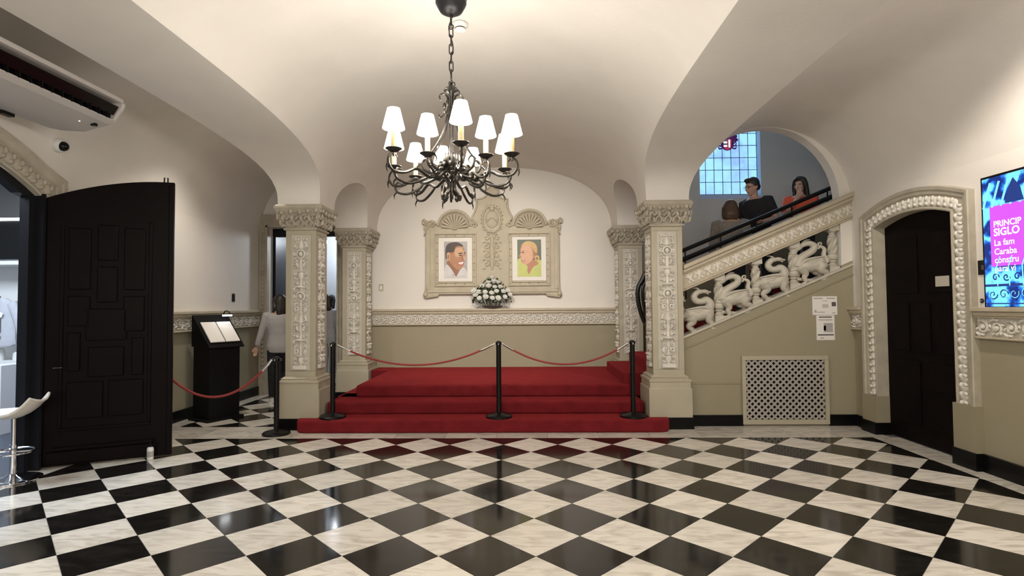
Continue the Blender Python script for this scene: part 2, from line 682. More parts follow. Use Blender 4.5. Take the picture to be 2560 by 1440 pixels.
# side room
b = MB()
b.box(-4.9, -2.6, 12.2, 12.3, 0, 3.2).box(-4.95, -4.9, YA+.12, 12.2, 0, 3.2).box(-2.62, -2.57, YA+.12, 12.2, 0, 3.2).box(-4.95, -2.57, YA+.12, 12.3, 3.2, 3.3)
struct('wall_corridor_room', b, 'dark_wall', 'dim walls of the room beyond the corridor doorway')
struct('wall_corridor_panel', MB().box(-4.50, -2.63, 11.2, 11.3, 0, 3.15), 'side_wall', 'pale blue lit wall seen through the corridor doorway')
struct('door_3', MB().box(AD0+.0, AD0+.05, YA+.13, YA+.95, .01, 2.74), 'door_frame', 'dark door folded open inside the corridor doorway')
o = MB().box(-4.05, -3.80, 10.4, 10.46, 2.68, 2.74).build('tube_lamp', 'tube_light')
tag(o, 'short white tube lamp glowing in the room beyond the corridor doorway', 'lamp')
b = MB().box(AD0, AD1, YA+.12, YA+.2, 2.66, 2.80)
struct('trim_2', b, 'door_frame', 'dark lintel inside the corridor doorway')

# ---- stair parapet wall with arch, stair hall behind
SAX, SAR, SAZ = ACR, .865, SP       # arch follows the aisle vault, a little narrower on the wall side
ARC = [(ACR-(HWR-.003 if i < 14 else SAR)*cos(pi*i/28), SP+(RR-.004)*sin(pi*i/28)) for i in range(29)]
FOOT = lambda x: 1.085+.43*(x-1.95)
b = MB()
TH = .15
for yy, rev in ((YS, 0), (YS+TH, 1)):
    up, lo = [], []
    for x, z in [(XRO-.1, SP)]+ARC:
        up.append([(x, yy, z), (x, yy, 5.2 if rev else 3.9)])
    b.grid(up)
    b.add([(SAX+SAR, yy, FOOT(SAX+SAR)-.02), (XR, yy, FOOT(XR)-.02), (XR, yy, 5.2 if rev else 3.9), (SAX+SAR, yy, 5.2 if rev else 3.9)], [(0, 1, 2, 3)])
    b.add([(XRO-.1, yy, 0), (XR, yy, 0), (XR, yy, FOOT(XR)-.02), (XRO-.1, yy, FOOT(XRO-.1)-.02)], [(0, 1, 2, 3)])
sf = [[(x, yy, z) for yy in (YS, YS+TH)] for x, z in ARC]
b.grid(sf)
b.add([(SAX+SAR, YS, FOOT(SAX+SAR)), (SAX+SAR, YS+TH, FOOT(SAX+SAR)), (SAX+SAR, YS+TH, SAZ), (SAX+SAR, YS, SAZ)], [(0, 1, 2, 3)])
b.add([(XRO-.1, YS, FOOT(XRO-.1)-.02), (XR, YS, FOOT(XR)-.02), (XR, YS+TH, FOOT(XR)-.02), (XRO-.1, YS+TH, FOOT(XRO-.1)-.02)], [(0, 1, 2, 3)])
m = mat('parapet_paint', CREAM, .72, bump=.08, bscale=45)
nt = m.node_tree            # khaki below the sloping foot of the balustrade
ge = nt.nodes.new('ShaderNodeNewGeometry')
sp = nt.nodes.new('ShaderNodeSeparateXYZ')
nt.links.new(ge.outputs['Position'], sp.inputs[0])
m1 = nt.nodes.new('ShaderNodeMath'); m1.operation = 'MULTIPLY_ADD'
m1.inputs[1].default_value = -.43
nt.links.new(sp.outputs['X'], m1.inputs[0]); nt.links.new(sp.outputs['Z'], m1.inputs[2])
gt = nt.nodes.new('ShaderNodeMath'); gt.operation = 'GREATER_THAN'
gt.inputs[1].default_value = 1.085-.43*1.95+.02
nt.links.new(m1.outputs[0], gt.inputs[0])
mixc = nt.nodes.new('ShaderNodeMix'); mixc.data_type = 'RGBA'
mixc.inputs['A'].default_value = (*KHAKI, 1); mixc.inputs['B'].default_value = (*CREAM, 1)
nt.links.new(gt.outputs[0], mixc.inputs['Factor'])
nt.links.new(mixc.outputs['Result'], nt.nodes['Principled BSDF'].inputs['Base Color'])
struct('wall_parapet', b, 'parapet_paint', 'khaki wall under the stairs with a round arch above the balustrade')
b = MB()
b.prism([(1.9, .90), (XR, .90+.445*2.0), (XR, .915+.445*2.0), (1.9, .915)], YS-.012, YS, 'y')
b.box(1.9, 2.57, YS-.014, YS, .13, .50).box(1.9, 2.585, YS-.022, YS, .50, .515)
struct('trim_3', b, 'khaki', 'thin sloping moulding across the khaki wall under the stairs')

WX0, WX1, WZ0, WZ1 = 2.912, 3.915, 3.185, 5.0
b = MB()
b.box(XRO, WX0, YB, YB+.18, 0, 5.2).box(WX1, 7.0, YB, YB+.18, 0, 5.2).box(WX0, WX1, YB, YB+.18, 0, WZ0).box(WX0, WX1, YB, YB+.18, WZ1, 5.2)
b.box(XR, 7.0, YS, YS+TH, 0, 5.2).box(7.0, 7.1, YS, YB+.18, 0, 5.2).box(XRO-.1, 7.1, YS, YB+.18, 5.2, 5.3)
r_ = []
for y in y_rows(YS, YB, 24):
    r_.append([(XRO, y, z_lat(y)), (XRO, y, 5.2)])
b.grid(r_)
m = mat('stair_paint', CREAM, .72, bump=.08, bscale=45)
nt = m.node_tree            # khaki dado following the flight
ge = nt.nodes.new('ShaderNodeNewGeometry')
sp = nt.nodes.new('ShaderNodeSeparateXYZ')
nt.links.new(ge.outputs['Position'], sp.inputs[0])
m1 = nt.nodes.new('ShaderNodeMath'); m1.operation = 'MULTIPLY_ADD'
m1.inputs[1].default_value = -.43
nt.links.new(sp.outputs['X'], m1.inputs[0]); nt.links.new(sp.outputs['Z'], m1.inputs[2])
gt = nt.nodes.new('ShaderNodeMath'); gt.operation = 'GREATER_THAN'
gt.inputs[1].default_value = .80
nt.links.new(m1.outputs[0], gt.inputs[0])
mixc = nt.nodes.new('ShaderNodeMix'); mixc.data_type = 'RGBA'
mixc.inputs['A'].default_value = (*KHAKI, 1); mixc.inputs['B'].default_value = (*CREAM, 1)
nt.links.new(gt.outputs[0], mixc.inputs['Factor'])
nt.links.new(mixc.outputs['Result'], nt.nodes['Principled BSDF'].inputs['Base Color'])
struct('wall_stair', b, 'stair_paint', 'cream walls of the stair hall around the leaded window')
# window
win = MB()
for t in range(8):
    x = WX0+.004+(WX1-WX0-.008-.0)*t/7.0
    win.box(x-.004, x+.004, YB+.142, YB+.156, WZ0+.10, WZ1)
for t in range(9):
    z = WZ0+.10+t*.205
    if z < WZ1:
        win.box(WX0, WX1, YB+.142, YB+.156, z-.004, z+.004)
wo = struct('window_1', win, 'lead', 'leaded glass window with a heraldic shield above the stairs')
pm = {}
for i in range(7):
    for j in range(9):
        x0 = WX0+.004+(WX1-WX0-.008)*i/7.0
        z0 = WZ0+.10+j*.205
        z1 = min(WZ1, z0+.205)
        if z1-z0 < .03:
            continue
        key = round(z1-z0, 3)
        if key not in pm:
            pm[key] = MB().box(.005, (WX1-WX0-.008)/7-.005, 0, .006, .005, z1-z0-.005).mesh('pane', 'pane_sky')
        link('pane', pm[key], wo, (x0, YB+.146, z0))
b = MB().box(WX0, WX1, YB+.14, YB+.18, WZ0, WZ0+.098)
b.build('sill', 'reveal_daylit', wo)
b = MB().box(WX1-.002, WX1, YB+.001, YB+.18, WZ0, WZ1).box(WX0, WX0+.002, YB+.001, YB+.18, WZ0, WZ1).box(WX0, WX1, YB+.001, YB+.14, WZ0, WZ0+.002)
b.build('reveal', 'reveal_daylit', wo)
mat('glass_purple', (.10, .02, .12), .4, emit=(.07, .01, .10), estr=.25)
mat('glass_white', (.8, .9, 1), .4, emit=(.8, .9, 1), estr=.9)
mat('glass_green', (.02, .10, .08), .4, emit=(.02, .10, .09), estr=.6)
mat('glass_red', (.35, .03, .06), .4, emit=(.35, .03, .08), estr=.5)
ex, ey, ez = at_y(1818, 357, YB+.135)
b = MB()
for k in range(9):
    a = pi*k/8+.0
    b.blob((ex+.125*cos(a), ey, ez+.05+.12*sin(a)), (.062, .004, .036), 6, 4, ry=-a)
for k in range(6):
    s_ = -1 if k % 2 else 1
    stube(b, [(ex+s_*.06, ey, ez-.02-.03*(k//2)), (ex+s_*.13, ey, ez-.0-.05*(k//2)), (ex+s_*.155, ey, ez+.05-.05*(k//2))], [.012, .014, .004], 5, 4)
b.blob((ex, ey+.001, ez+.0), (.115, .003, .135), 14, 6)
em = b.build('mantling', 'glass_purple', wo, True)
b = MB().prism([(ex-.07, ez+.06), (ex+.07, ez+.06), (ex+.07, ez-.06), (ex+.035, ez-.11), (ex, ez-.13), (ex-.035, ez-.11), (ex-.07, ez-.06)], ey-.006, ey-.003)
b.build('shield', 'glass_red', wo)
b = MB()
for k in range(2):
    b.box(ex-.062, ex-.005, ey-.009, ey-.0065, ez-.07+k*.06, ez-.04+k*.06)
b.box(ex+.02, ex+.045, ey-.009, ey-.0065, ez-.08, ez+.05)
b.box(ex-.03, ex+.03, ey-.009, ey-.0065, ez+.085, ez+.105)
b.build('shield_white', 'glass_white', wo)
b = MB()
for k in range(2):
    b.box(ex-.062, ex-.005, ey-.009, ey-.0065, ez-.035+k*.06, ez-.012+k*.06)
b.build('shield_green', 'glass_green', wo)

# ---- shop room behind the left doorway
b = MB()
b.box(-8.6, XL-.1, 7.6, 7.7, 0, 3.6).box(-8.7, -8.6, .5, 7.7, 0, 3.6).box(-8.6, XL-.1, .4, .5, 0, 3.6)
b.box(XL-.1, XL-.05, .5, LDC-LDH, 0, 3.6).box(XL-.1, XL-.05, LDC+LDH, 7.6, 0, 3.6).box(XL-.1, XL-.05, LDC-LDH, LDC+LDH, 2.9, 3.6)
struct('wall_shop', b, 'shop_wall', 'pale grey walls of the shop behind the open black door')
struct('ceiling_shop', MB().box(-8.7, XL-.05, .4, 7.7, 3.6, 3.7), 'shop_wall', 'grey ceiling of the shop behind the open black door')
struct('floor_shop', MB().box(-8.7, XL-.02, .4, 7.7, -.06, -.005), 'shop_floor', 'dark slate floor of the shop behind the open black door')
struct('wall_shop_arch', MB().prism([(-8.0+1.9*cos(pi*i/16)*1.0, 2.55+.95*sin(pi*i/16)) for i in range(17)], 7.55, 7.6), 'dark_wall', 'shallow arch on the end wall of the shop')

# ---- floors: sub-floor plus marble tiles
D = .4*sqrt(2)
VX, VY = -.508, 6.040            # lattice corner on the border line
FX0, FX1 = -4.22, 3.76           # tile field inside the marble borders
fl = struct('floor', MB().box(XL-.06, XR+.25, YREAR, YA, -.08, -.004).box(-4.95, -2.5, YA, 12.3, -.08, -.004).box(XLI, 7, YS, YB, -.08, -.004), 'grout',
            'black and white marble chequered floor laid diagonally')


def clip(poly, nx, ny, c):
    out = []
    for i in range(len(poly)):
        a, e = poly[i], poly[(i+1) % len(poly)]
        da, de = nx*a[0]+ny*a[1]-c, nx*e[0]+ny*e[1]-c
        if da <= 0:
            out.append(a)
        if (da < 0 < de) or (de < 0 < da):
            t = da/(da-de)
            out.append((a[0]+(e[0]-a[0])*t, a[1]+(e[1]-a[1])*t))
    return out


def clip_rect(poly, x0, x1, y0, y1):
    for n_ in ((1, 0, x1), (-1, 0, -x0), (0, 1, y1), (0, -1, -y0)):
        poly = clip(poly, *n_)
        if len(poly) < 3:
            return []
    return poly


def area(p):
    return abs(sum(p[i][0]*p[(i+1) % len(p)][1]-p[(i+1) % len(p)][0]*p[i][1] for i in range(len(p))))/2


full = {}
rest = {'marble_white': MB(), 'marble_black': MB()}
G = .0022
ntile = 0


def lay(x0, x1, y0, y1, ysplit):
    global ntile
    for i in range(-40, 41):
        for j in range(-40, 41):
            cx = VX+i*D/2
            cy = VY+j*D/2
            if (i+j) % 2 == 0:
                continue
            white = (i % 2 == 0)
            h = D/2-G
            poly = [(cx+h, cy), (cx, cy+h), (cx-h, cy), (cx, cy-h)]
            q = clip_rect(poly, x0+G, x1-G, y0+G, y1-G)
            if len(q) < 3 or area(q) < .0008:
                continue
            mt = 'marble_white' if white else 'marble_black'
            if cy < ysplit:
                rest[mt].prism(q, -.02, 0, 'z')
                continue
            ntile += 1
            if abs(area(q)-area(poly)) < 1e-6:
                if mt not in full:
                    full[mt] = MB().prism([(h, 0), (0, h), (-h, 0), (0, -h)], -.02, 0, 'z').mesh('tile', mt)
                link('tile', full[mt], fl, (cx, cy, 0))
            else:
                MB().prism([(p[0]-cx, p[1]-cy) for p in q], -.02, 0, 'z').build('tile', mt, fl, loc=(cx, cy, 0))


lay(FX0, FX1, YREAR+.2, VY, 1.35)
lay(FX0, XLO+.35, 6.63, YA, -9)
for mt, b in rest.items():
    o = b.build('tile_field', mt, fl)
    o['kind'] = 'stuff'


def slabs(x0, x1, y0, y1, n, along):
    for k in range(n):
        t0, t1 = k/n, (k+1)/n
        if along == 'x':
            q = (x0+(x1-x0)*t0+G, x0+(x1-x0)*t1-G, y0+G, y1-G)
        else:
            q = (x0+G, x1-G, y0+(y1-y0)*t0+G, y0+(y1-y0)*t1-G)
        cx, cy = (q[0]+q[1])/2, (q[2]+q[3])/2
        MB().box(q[0]-cx, q[1]-cx, q[2]-cy, q[3]-cy, -.02, 0).build('border_slab', 'marble_border', fl, loc=(cx, cy, 0))


slabs(FX0, XLO+.35, VY, 6.63, 3, 'x')
slabs(XLO+.35, XRO, VY, 6.5, 8, 'x')
slabs(XRO, XR, VY, YS, 4, 'x')
slabs(FX1, XR+.1, YREAR, VY, 8, 'y')
slabs(XL-.02, FX0, YREAR, YA, 12, 'y')
slabs(-4.95, -2.6, YA, 12.2, 2, 'y')


# ---- baseboards
def base_run(name, boxes, label):
    b = MB()
    for q in boxes:
        b.box(*q)
    struct(name, b, 'skirting', label)


base_run('baseboard_left', [(XL, XL+.025, LDC+LDH+.16, YA, 0, .14), (XL, XL+.025, YREAR, LDC-LDH-.16, 0, .14)], 'black skirting along the wall with the shop doorway')
base_run('baseboard_right', [(XR-.025, XR, RDC+RDH, YS, 0, .13), (XR-.03, XR, YREAR, RDC-RDH, 0, .15)], 'black skirting along the wall with the arched dark door')
base_run('baseboard_parapet', [(1.9, 2.60, YS-.03, YS, 0, .13), (3.62, XR, YS-.03, YS, 0, .13)], 'black skirting under the khaki stair wall beside the radiator grille')


# ---- dado friezes
def vine(length, h, unit, depth=.02, r=.010):
    """running scroll frieze in the local x-z plane, relief towards -y"""
    b = MB()
    n = max(1, round(length/unit))
    u = length/n
    for k in range(n):
        s_ = 1 if k % 2 else -1
        x0 = k*u
        zc = h/2
        b.tube(spiral(x0+u*.5, zc, h*.36, 1.35, -s_*pi*.5, s_, -depth*.4, 14), lerp_r([r*1.2, r*1.0, r*1.4], 14), 6)
        b.blob((x0+u*.5, -depth*.4, zc), (h*.10, depth*.9, h*.10), 7, 5)
        stube(b, [(x0-u*.05, -depth*.3, zc+s_*h*.30), (x0+u*.25, -depth*.5, zc+s_*h*.42), (x0+u*.62, -depth*.5, zc+s_*h*.36)], [r*.8, r*1.3, r*.5], 5, 4)
        for q in range(5):
            a = 2*pi*q/5+.4*s_
            b.blob((x0+u*.5+u*.46*cos(a), -depth*.3, zc+h*.40*sin(a)), (h*.12, depth*.7, h*.055), 6, 4, ry=-a+.9*s_)
    return b


def shade_ground(me):  # gives the recessed ground faces the painted shade colour
    me.materials.append(MATS['carving_shade_ground'])
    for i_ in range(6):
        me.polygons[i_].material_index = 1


def frieze(name, x0, x1, place, label):
    """place: (loc, rot) for a local strip running along +x with relief to -y"""
    L = x1-x0
    f_ = MB()
    f_.box(0, L, -.020, 0, 1.155, 1.325)                                   # ground
    f_.box(0, L, -.050, 0, 1.140, 1.160)
    f_.box(0, L, -.046, 0, 1.318, 1.335).box(0, L, -.060, 0, 1.335, 1.372).box(0, L, -.088, 0, 1.372, 1.41)
    o = f_.build(name, 'stone_pale', None, loc=place[0], rot=place[1], bevel=.006)
    o['kind'] = 'structure'
    o['label'] = label
    g = MB().box(.004, L-.004, -.024, -.018, 1.161, 1.317)
    v = vine(L-.02, .155, .135, .026, .011)
    g.merge(v, Matrix.Translation((.01, -.024, 1.161)))
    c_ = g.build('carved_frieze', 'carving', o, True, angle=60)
    shade_ground(c_.data)
    return o


frieze('trim_4', XLI-.07, XRI+.07, ((XLI-.07, YB, 0), (0, 0, 0)), 'carved vine frieze ledge on the niche wall under the flowers')
frieze('trim_5', 0, YA-.05-5.35, ((XL, 5.35, 0), (0, 0, pi/2)), 'carved vine frieze on the wall behind the black lectern')
frieze('trim_6', 0, YS-6.40, ((XR, YS, 0), (0, 0, -pi/2)), 'short carved frieze piece between dragon staircase and arched door')
frieze('trim_7', 0, 4.83+3.2, ((XR, 4.83, 0), (0, 0, -pi/2)), 'carved vine frieze on the wall below the screen')


# ---- door surrounds
def surround(name, side, x, c, h, spring, rise, w, z0, label, n_leaf, depth, mat_='stone'):
    """moulded band around an opening in a wall x=const; the profile is swept along jambs and arch"""
    sg = 1 if side == 'L' else -1          # direction into the hall
    path = [(c-h, z0), (c-h, spring)]
    path += [(c+h*t/10, spring+rise*(1-(t/10)**2)) for t in range(-9, 10)]
    path += [(c+h, spring), (c+h, z0)]
    # offset outwards
    def off(d):
        out = []
        for i, p in enumerate(path):
            a = path[max(0, i-1)]
            e = path[min(len(path)-1, i+1)]
            if i == 1 or i == len(path)-2:
                s_ = -1 if i == 1 else 1
                out.append((p[0]+s_*d, p[1]+d*.72))
                continue
            tx, tz = e[0]-a[0], e[1]-a[1]
            l = hypot(tx, tz)
            out.append((p[0]-tz/l*d, p[1]+tx/l*d))
        return out
    prof = [(0, -depth), (0, .045), (.012, .050), (.025, .045), (.03, .030), (w*.62, .030), (w*.66, .045), (w*.80, .050), (w*.84, .062), (w*.97, .066), (w, .058), (w, 0)]
    b = MB()
    rows_ = [[(x+sg*q, p[0], p[1]) for p in off(d)] for d, q in prof]
    b.grid(rows_)
    o = b.build(name, mat_, None, True, angle=30)
    o['kind'] = 'structure'
    o['label'] = label
    lf = MB()
    mid = off(w*.34)
    seg = [0]
    for i in range(1, len(mid)):
        seg.append(seg[-1]+hypot(mid[i][0]-mid[i-1][0], mid[i][1]-mid[i-1][1]))
    for k in range(n_leaf):
        d = seg[-1]*(k+.5)/n_leaf
        i = max(j for j in range(len(seg)) if seg[j] <= d)
        i = min(i, len(mid)-2)
        t = (d-seg[i])/(seg[i+1]-seg[i])
        y_ = mid[i][0]+(mid[i+1][0]-mid[i][0])*t
        z_ = mid[i][1]+(mid[i+1][1]-mid[i][1])*t
        ang = atan2(mid[i+1][1]-mid[i][1], mid[i+1][0]-mid[i][0])
        L = seg[-1]/n_leaf
        R = Matrix.Translation((x+sg*.030, y_, z_)) @ Matrix.Rotation(ang+.30, 4, 'X')
        q = MB().blob((0, 0, 0), (.018, L*.56, w*.22), 8, 5)
        q.blob((sg*.012, L*.38, w*.10), (.016, L*.22, w*.12), 6, 4).blob((sg*.010, L*.1, -w*.1), (.018, L*.35, w*.08), 6, 4)
        lf.merge(q, R)
    lf.build('carved_leaf_band', 'carving' if side == 'R' else 'stone', o, True, angle=70)
    return o


surround('trim_8', 'R', XR, RDC, RDH, RDS, RDR, .225, .42, 'carved leaf roll surround of the arched dark door', 64, .10)
surround('trim_9', 'L', XL, LDC, LDH, LDS, LDR, .27, .16, 'carved leaf roll surround of the shop doorway', 84, .12)
b = MB()
b.box(XR-.07, XR+.10, RDC+RDH-.005, RDC+RDH+.235, 0, .42).box(XR-.07, XR+.10, RDC-RDH-.24, RDC-RDH+.01, .15, .55)
struct('trim_10', b, 'khaki', 'plain plinth blocks under the surround of the arched dark door')
b = MB().box(XR-.085, XR+.1, RDC+RDH-.008, RDC+RDH+.238, 0, .13).box(XR-.085, XR+.1, RDC-RDH-.25, RDC-RDH+.012, 0, .15)
struct('baseboard_door', b, 'skirting', 'black skirting around the plinths of the arched dark door')

# ---- right door leaf
poly = [(RDC-RDH, 0.012), (RDC+RDH, .012)] + [(RDC+RDH*t/10, RDS+RDR*(1-(t/10)**2)) for t in range(10, -11, -1)]
do = struct('door_1', MB().prism(poly, XR+.085, XR+.13, 'x'), 'door_dark', 'dark wooden arched door with raised panels and a pale notice')
for (a, e, z0, z1) in ((-.46, -.06, 1.55, 2.15), (.06, .46, 1.55, 2.15), (-.46, -.20, .95, 1.45), (-.10, .10, .95, 1.45), (.20, .46, .95, 1.45), (-.46, -.06, .2, .85), (.06, .46, .2, .85)):
    MB().box(-.0, .014, a, e, z0, z1).build('panel', 'door_dark', do, loc=(XR+.072, RDC, 0), bevel=.006)
# ---- shop doorway inner frame
b = MB()
pts = [(LDC-LDH, 0), (LDC-LDH, LDS)] + [(LDC+LDH*t/10, LDS+LDR*(1-(t/10)**2)) for t in range(-9, 10)] + [(LDC+LDH, LDS), (LDC+LDH, 0)]
ins = [(LDC-LDH+.06, 0), (LDC-LDH+.06, LDS-.02)] + [(LDC+(LDH-.06)*t/10, LDS+LDR*(1-(t/10)**2)-.06) for t in range(-9, 10)] + [(LDC+LDH-.06, LDS-.02), (LDC+LDH-.06, 0)]
b.grid([[(XL-.012, p[0], p[1]) for p in pts], [(XL-.012, p[0], p[1]) for p in ins], [(XL-.10, p[0], p[1]) for p in ins], [(XL-.10, p[0], p[1]) for p in pts], [(XL-.012, p[0], p[1]) for p in pts]])
b.box(XL-.10, XL+.072, LDC+LDH-.004, LDC+LDH+.022, 0, LDS+.02).box(XL-.10, XL+.072, LDC-LDH-.022, LDC-LDH+.004, 0, LDS+.02)
struct('trim_11', b, 'door_frame', 'black inner frame of the shop doorway')

# ================================================================== PILLARS
def candelabra(w, h, variant):
    """symmetrical carved candelabrum ornament, local x-z, relief to -y"""
    b = MB()
    half = MB()
    u = w/2
    cen = []                       # central stem profile (r, z)
    z = 0.0
    rnd = random.Random(3+variant)
    b.box(-u*.78, u*.78, -.022, 0, .01, .055)
    kinds = [0, 1, 2, 3, 4, 1, 5, 2, 0, 3, 5, 4] if variant == 0 else [3, 0, 2, 1, 5, 3, 4, 0, 2, 5, 1, 4]
    nt_ = len(kinds)
    th = (h-.09)/nt_
    z = .055
    for i, k in enumerate(kinds):
        zc = z+th*i
        y = -.006
        if k == 0:      # urn with handles
            cen += [(.012, zc), (u*.16, zc+th*.1), (u*.42, zc+th*.45), (u*.30, zc+th*.75), (u*.46, zc+th*.82), (.014, zc+th*.9)]
            half.tube(spiral(u*.62, zc+th*.55, u*.22, 1.1, pi, -1, y, 11), lerp_r([.011, .009, .014], 11), 5)
            stube(half, [(u*.25, y, zc+th*.2), (u*.6, y, zc+th*.15), (u*.82, y, zc+th*.42)], [.008, .010, .006], 5, 4)
        elif k == 1:    # pair of C scrolls
            cen += [(.013, zc), (.010, zc+th*.5), (.022, zc+th*.6), (.012, zc+th*.8)]
            half.tube(spiral(u*.42, zc+th*.30, u*.30, 1.4, -pi/2, 1, y, 14), lerp_r([.014, .010, .016], 14), 5)
            half.tube(spiral(u*.48, zc+th*.74, u*.24, 1.2, pi/2, -1, y, 12), lerp_r([.012, .009, .014], 12), 5)
            half.blob((u*.72, y, zc+th*.52), (u*.15, .012, th*.10), 6, 4, ry=.6)
        elif k == 2:    # broad dish and drapery
            cen += [(.012, zc), (u*.22, zc+th*.25), (u*.64, zc+th*.34), (u*.64, zc+th*.42), (u*.20, zc+th*.5), (.016, zc+th*.9)]
            stube(half, [(u*.60, y, zc+th*.38), (u*.78, y, zc+th*.20), (u*.72, y, zc+th*.02)], [.006, .014, .004], 5, 4)
            half.blob((u*.40, y, zc+th*.72), (u*.20, .014, th*.13), 6, 4, ry=-.7)
            half.blob((u*.70, y, zc+th*.78), (u*.12, .012, th*.10), 6, 4, ry=.5)
        elif k == 3:    # winged creature / leaf spray
            cen += [(.014, zc), (.030, zc+th*.3), (.016, zc+th*.9)]
            half.blob((u*.40, y, zc+th*.45), (u*.17, .020, th*.30), 7, 5, ry=.25)
            half.blob((u*.42, y-.008, zc+th*.82), (u*.12, .020, th*.12), 7, 5)
            for q in range(3):
                half.blob((u*.70, y, zc+th*(.25+.22*q)), (u*.22, .011, th*.07), 6, 4, ry=-.5-.2*q)
        elif k == 4:    # tapering spire between leaves
            cen += [(u*.30, zc), (u*.34, zc+th*.12), (u*.10, zc+th*.85), (u*.18, zc+th*.9)]
            stube(half, [(u*.22, y, zc+th*.1), (u*.66, y, zc+th*.30), (u*.52, y, zc+th*.62), (u*.78, y, zc+th*.82)], [.008, .014, .010, .005], 5, 4)
            half.blob((u*.74, y, zc+th*.16), (u*.14, .012, th*.10), 6, 4, ry=.7)
        else:           # round medallion in a wreath
            cen += [(.012, zc), (.012, zc+th*.95)]
            b.tube([(u*.46*cos(2*pi*q/16), y, zc+th*.5+u*.46*sin(2*pi*q/16)) for q in range(16)], .012, 5, closed=True)
            b.blob((0, y, zc+th*.5), (u*.26, .026, u*.32), 8, 5)
            half.tube(spiral(u*.74, zc+th*.5, u*.18, 1.1, pi, 1, y, 10), lerp_r([.010, .012], 10), 5)
            half.blob((u*.66, y, zc+th*.08), (u*.20, .012, th*.08), 6, 4, ry=.4)
            half.blob((u*.66, y, zc+th*.92), (u*.20, .012, th*.08), 6, 4, ry=-.4)
    cen.append((.010, h-.04))
    cen.append((.022, h-.02))
    for i in range(2):
        half.blob((u*(.3+.35*i), -.004, h-.045), (u*.22, .012, .014), 6, 4, ry=-.4)
    b.lathe(cen, 10, (0, 0, 0), True, 1, .55)
    b.merge(half)
    b.merge(half.mirror_x())
    return b


PANEL = []
for v in range(2):
    g = MB().box(-.1205, .1205, -.0005, .012, 0, 1.64)
    g.merge(candelabra(.205, 1.62, v), Matrix.Translation((0, -.001, .01)) @ Matrix.Diagonal((1, 1.6, 1, 1)))
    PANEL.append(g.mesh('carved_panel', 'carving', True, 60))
    shade_ground(PANEL[-1])


def putti(seed):
    """one face of the carved capital: small figures and leaves over the bell, local x-z at y=0 leaning outwards"""
    rnd = random.Random(seed)
    b = MB()
    xs = [-.205, -.095, .015, .115, .215]
    for i, x in enumerate(xs):
        zt = .185+rnd.uniform(-.012, .012)
        fl = lambda z: -.075*(z/.22)**1.6-.012
        b.blob((x, fl(zt)-.012, zt), (.026, .026, .030), 7, 5)                              # head
        b.blob((x, fl(.11)-.006, .118), (.030, .024, .045), 7, 5, ry=rnd.uniform(-.3, .3))  # torso
        s_ = rnd.choice((-1, 1))
        stube(b, [(x+.022, fl(.14)-.01, .140), (x+.055, fl(.13)-.02, .120+.03*s_), (x+.070, fl(.13)-.012, .15)], [.013, .011, .009], 5, 3)
        stube(b, [(x-.022, fl(.14)-.01, .140), (x-.050, fl(.13)-.02, .120-.02*s_), (x-.062, fl(.1)-.012, .09)], [.013, .011, .009], 5, 3)
        stube(b, [(x+.012, fl(.08)-.008, .085), (x+.030*s_, fl(.05)-.022, .052), (x+.012, fl(.02)-.01, .012)], [.017, .014, .010], 5, 3)
        stube(b, [(x-.012, fl(.08)-.008, .085), (x-.034, fl(.05)-.018, .060), (x-.040*s_, fl(.02)-.01, .020)], [.017, .014, .010], 5, 3)
        b.blob((x+.052, fl(.06)-.006, .050), (.022, .014, .040), 6, 4, ry=rnd.uniform(-.5, .5))
        b.blob((x+.050, fl(.18)-.004, .192), (.020, .014, .026), 6, 4, ry=.5)
    return b


CAPF = [putti(s).mesh('carved_figures', 'carving', True, 70) for s in (1, 2)]
for me_ in CAPF:
    me_.materials[0] = MATS['stone']


def pillar(label, x, y, sides, group):
    t = thing('carved_pillar', label, 'pillar', (x, y, 0), 0, group)
    MB().box(-.262, .262, -.262, .262, 0, .135).build('skirting', 'skirting', t)
    MB().box(-.25, .25, -.25, .25, .135, .465).frus(.465, .25, .475, .237).build('plinth', 'shaft', t)
    b = MB().box(-.237, .237, -.237, .237, .475, .54).frus(.54, .237, .55, .245).frus(.55, .245, .572, .245).frus(.572, .245, .585, .215).frus(.585, .215, .60, .222).frus(.60, .222, .622, .19)
    b.build('base_moulding', 'shaft', t)
    s_ = .183
    b = MB().box(-.168, .168, -.168, .168, .6852, 2.3298)
    for ax in (-1, 1):
        for ay in (-1, 1):
            x0, x1 = sorted((ax*s_, ax*(s_-.062)))
            y0, y1 = sorted((ay*s_, ay*(s_-.062)))
            b.box(x0, x1, y0, y1, .6851, 2.3299)
    b.box(-s_, s_, -s_, s_, .62, .685).box(-s_, s_, -s_, s_, 2.33, 2.38)
    sh_ = b.build('shaft', 'shaft', t, bevel=.003)
    for k in sides:
        a = k*pi/2
        o = link('carved_panel', PANEL[k % 2], sh_, (.171*sin(a), -.171*cos(a), .69), (0, 0, a))
        o['label'] = 'white carved candelabrum relief panel'
    b = MB().frus(2.38, .19, 2.388, .205).frus(2.388, .205, 2.405, .205).frus(2.405, .205, 2.412, .185)
    q = [(.185+.10*((i/6)**1.8), 2.412+.215*i/6) for i in range(7)]
    for i in range(6):
        b.frus(q[i][1], q[i][0], q[i+1][1], q[i+1][0])
    cp_ = b.build('capital', 'stone', t)
    for k in sides:
        a = k*pi/2
        link('carved_figures', CAPF[k % 2], cp_, (.188*sin(a), -.188*cos(a), 2.412), (0, 0, a))
    MB().frus(2.627, .285, 2.64, .292).frus(2.64, .292, 2.665, .285).frus(2.665, .285, SP+.004, .27).build('abacus', 'stone', t, bevel=.003)
    return t


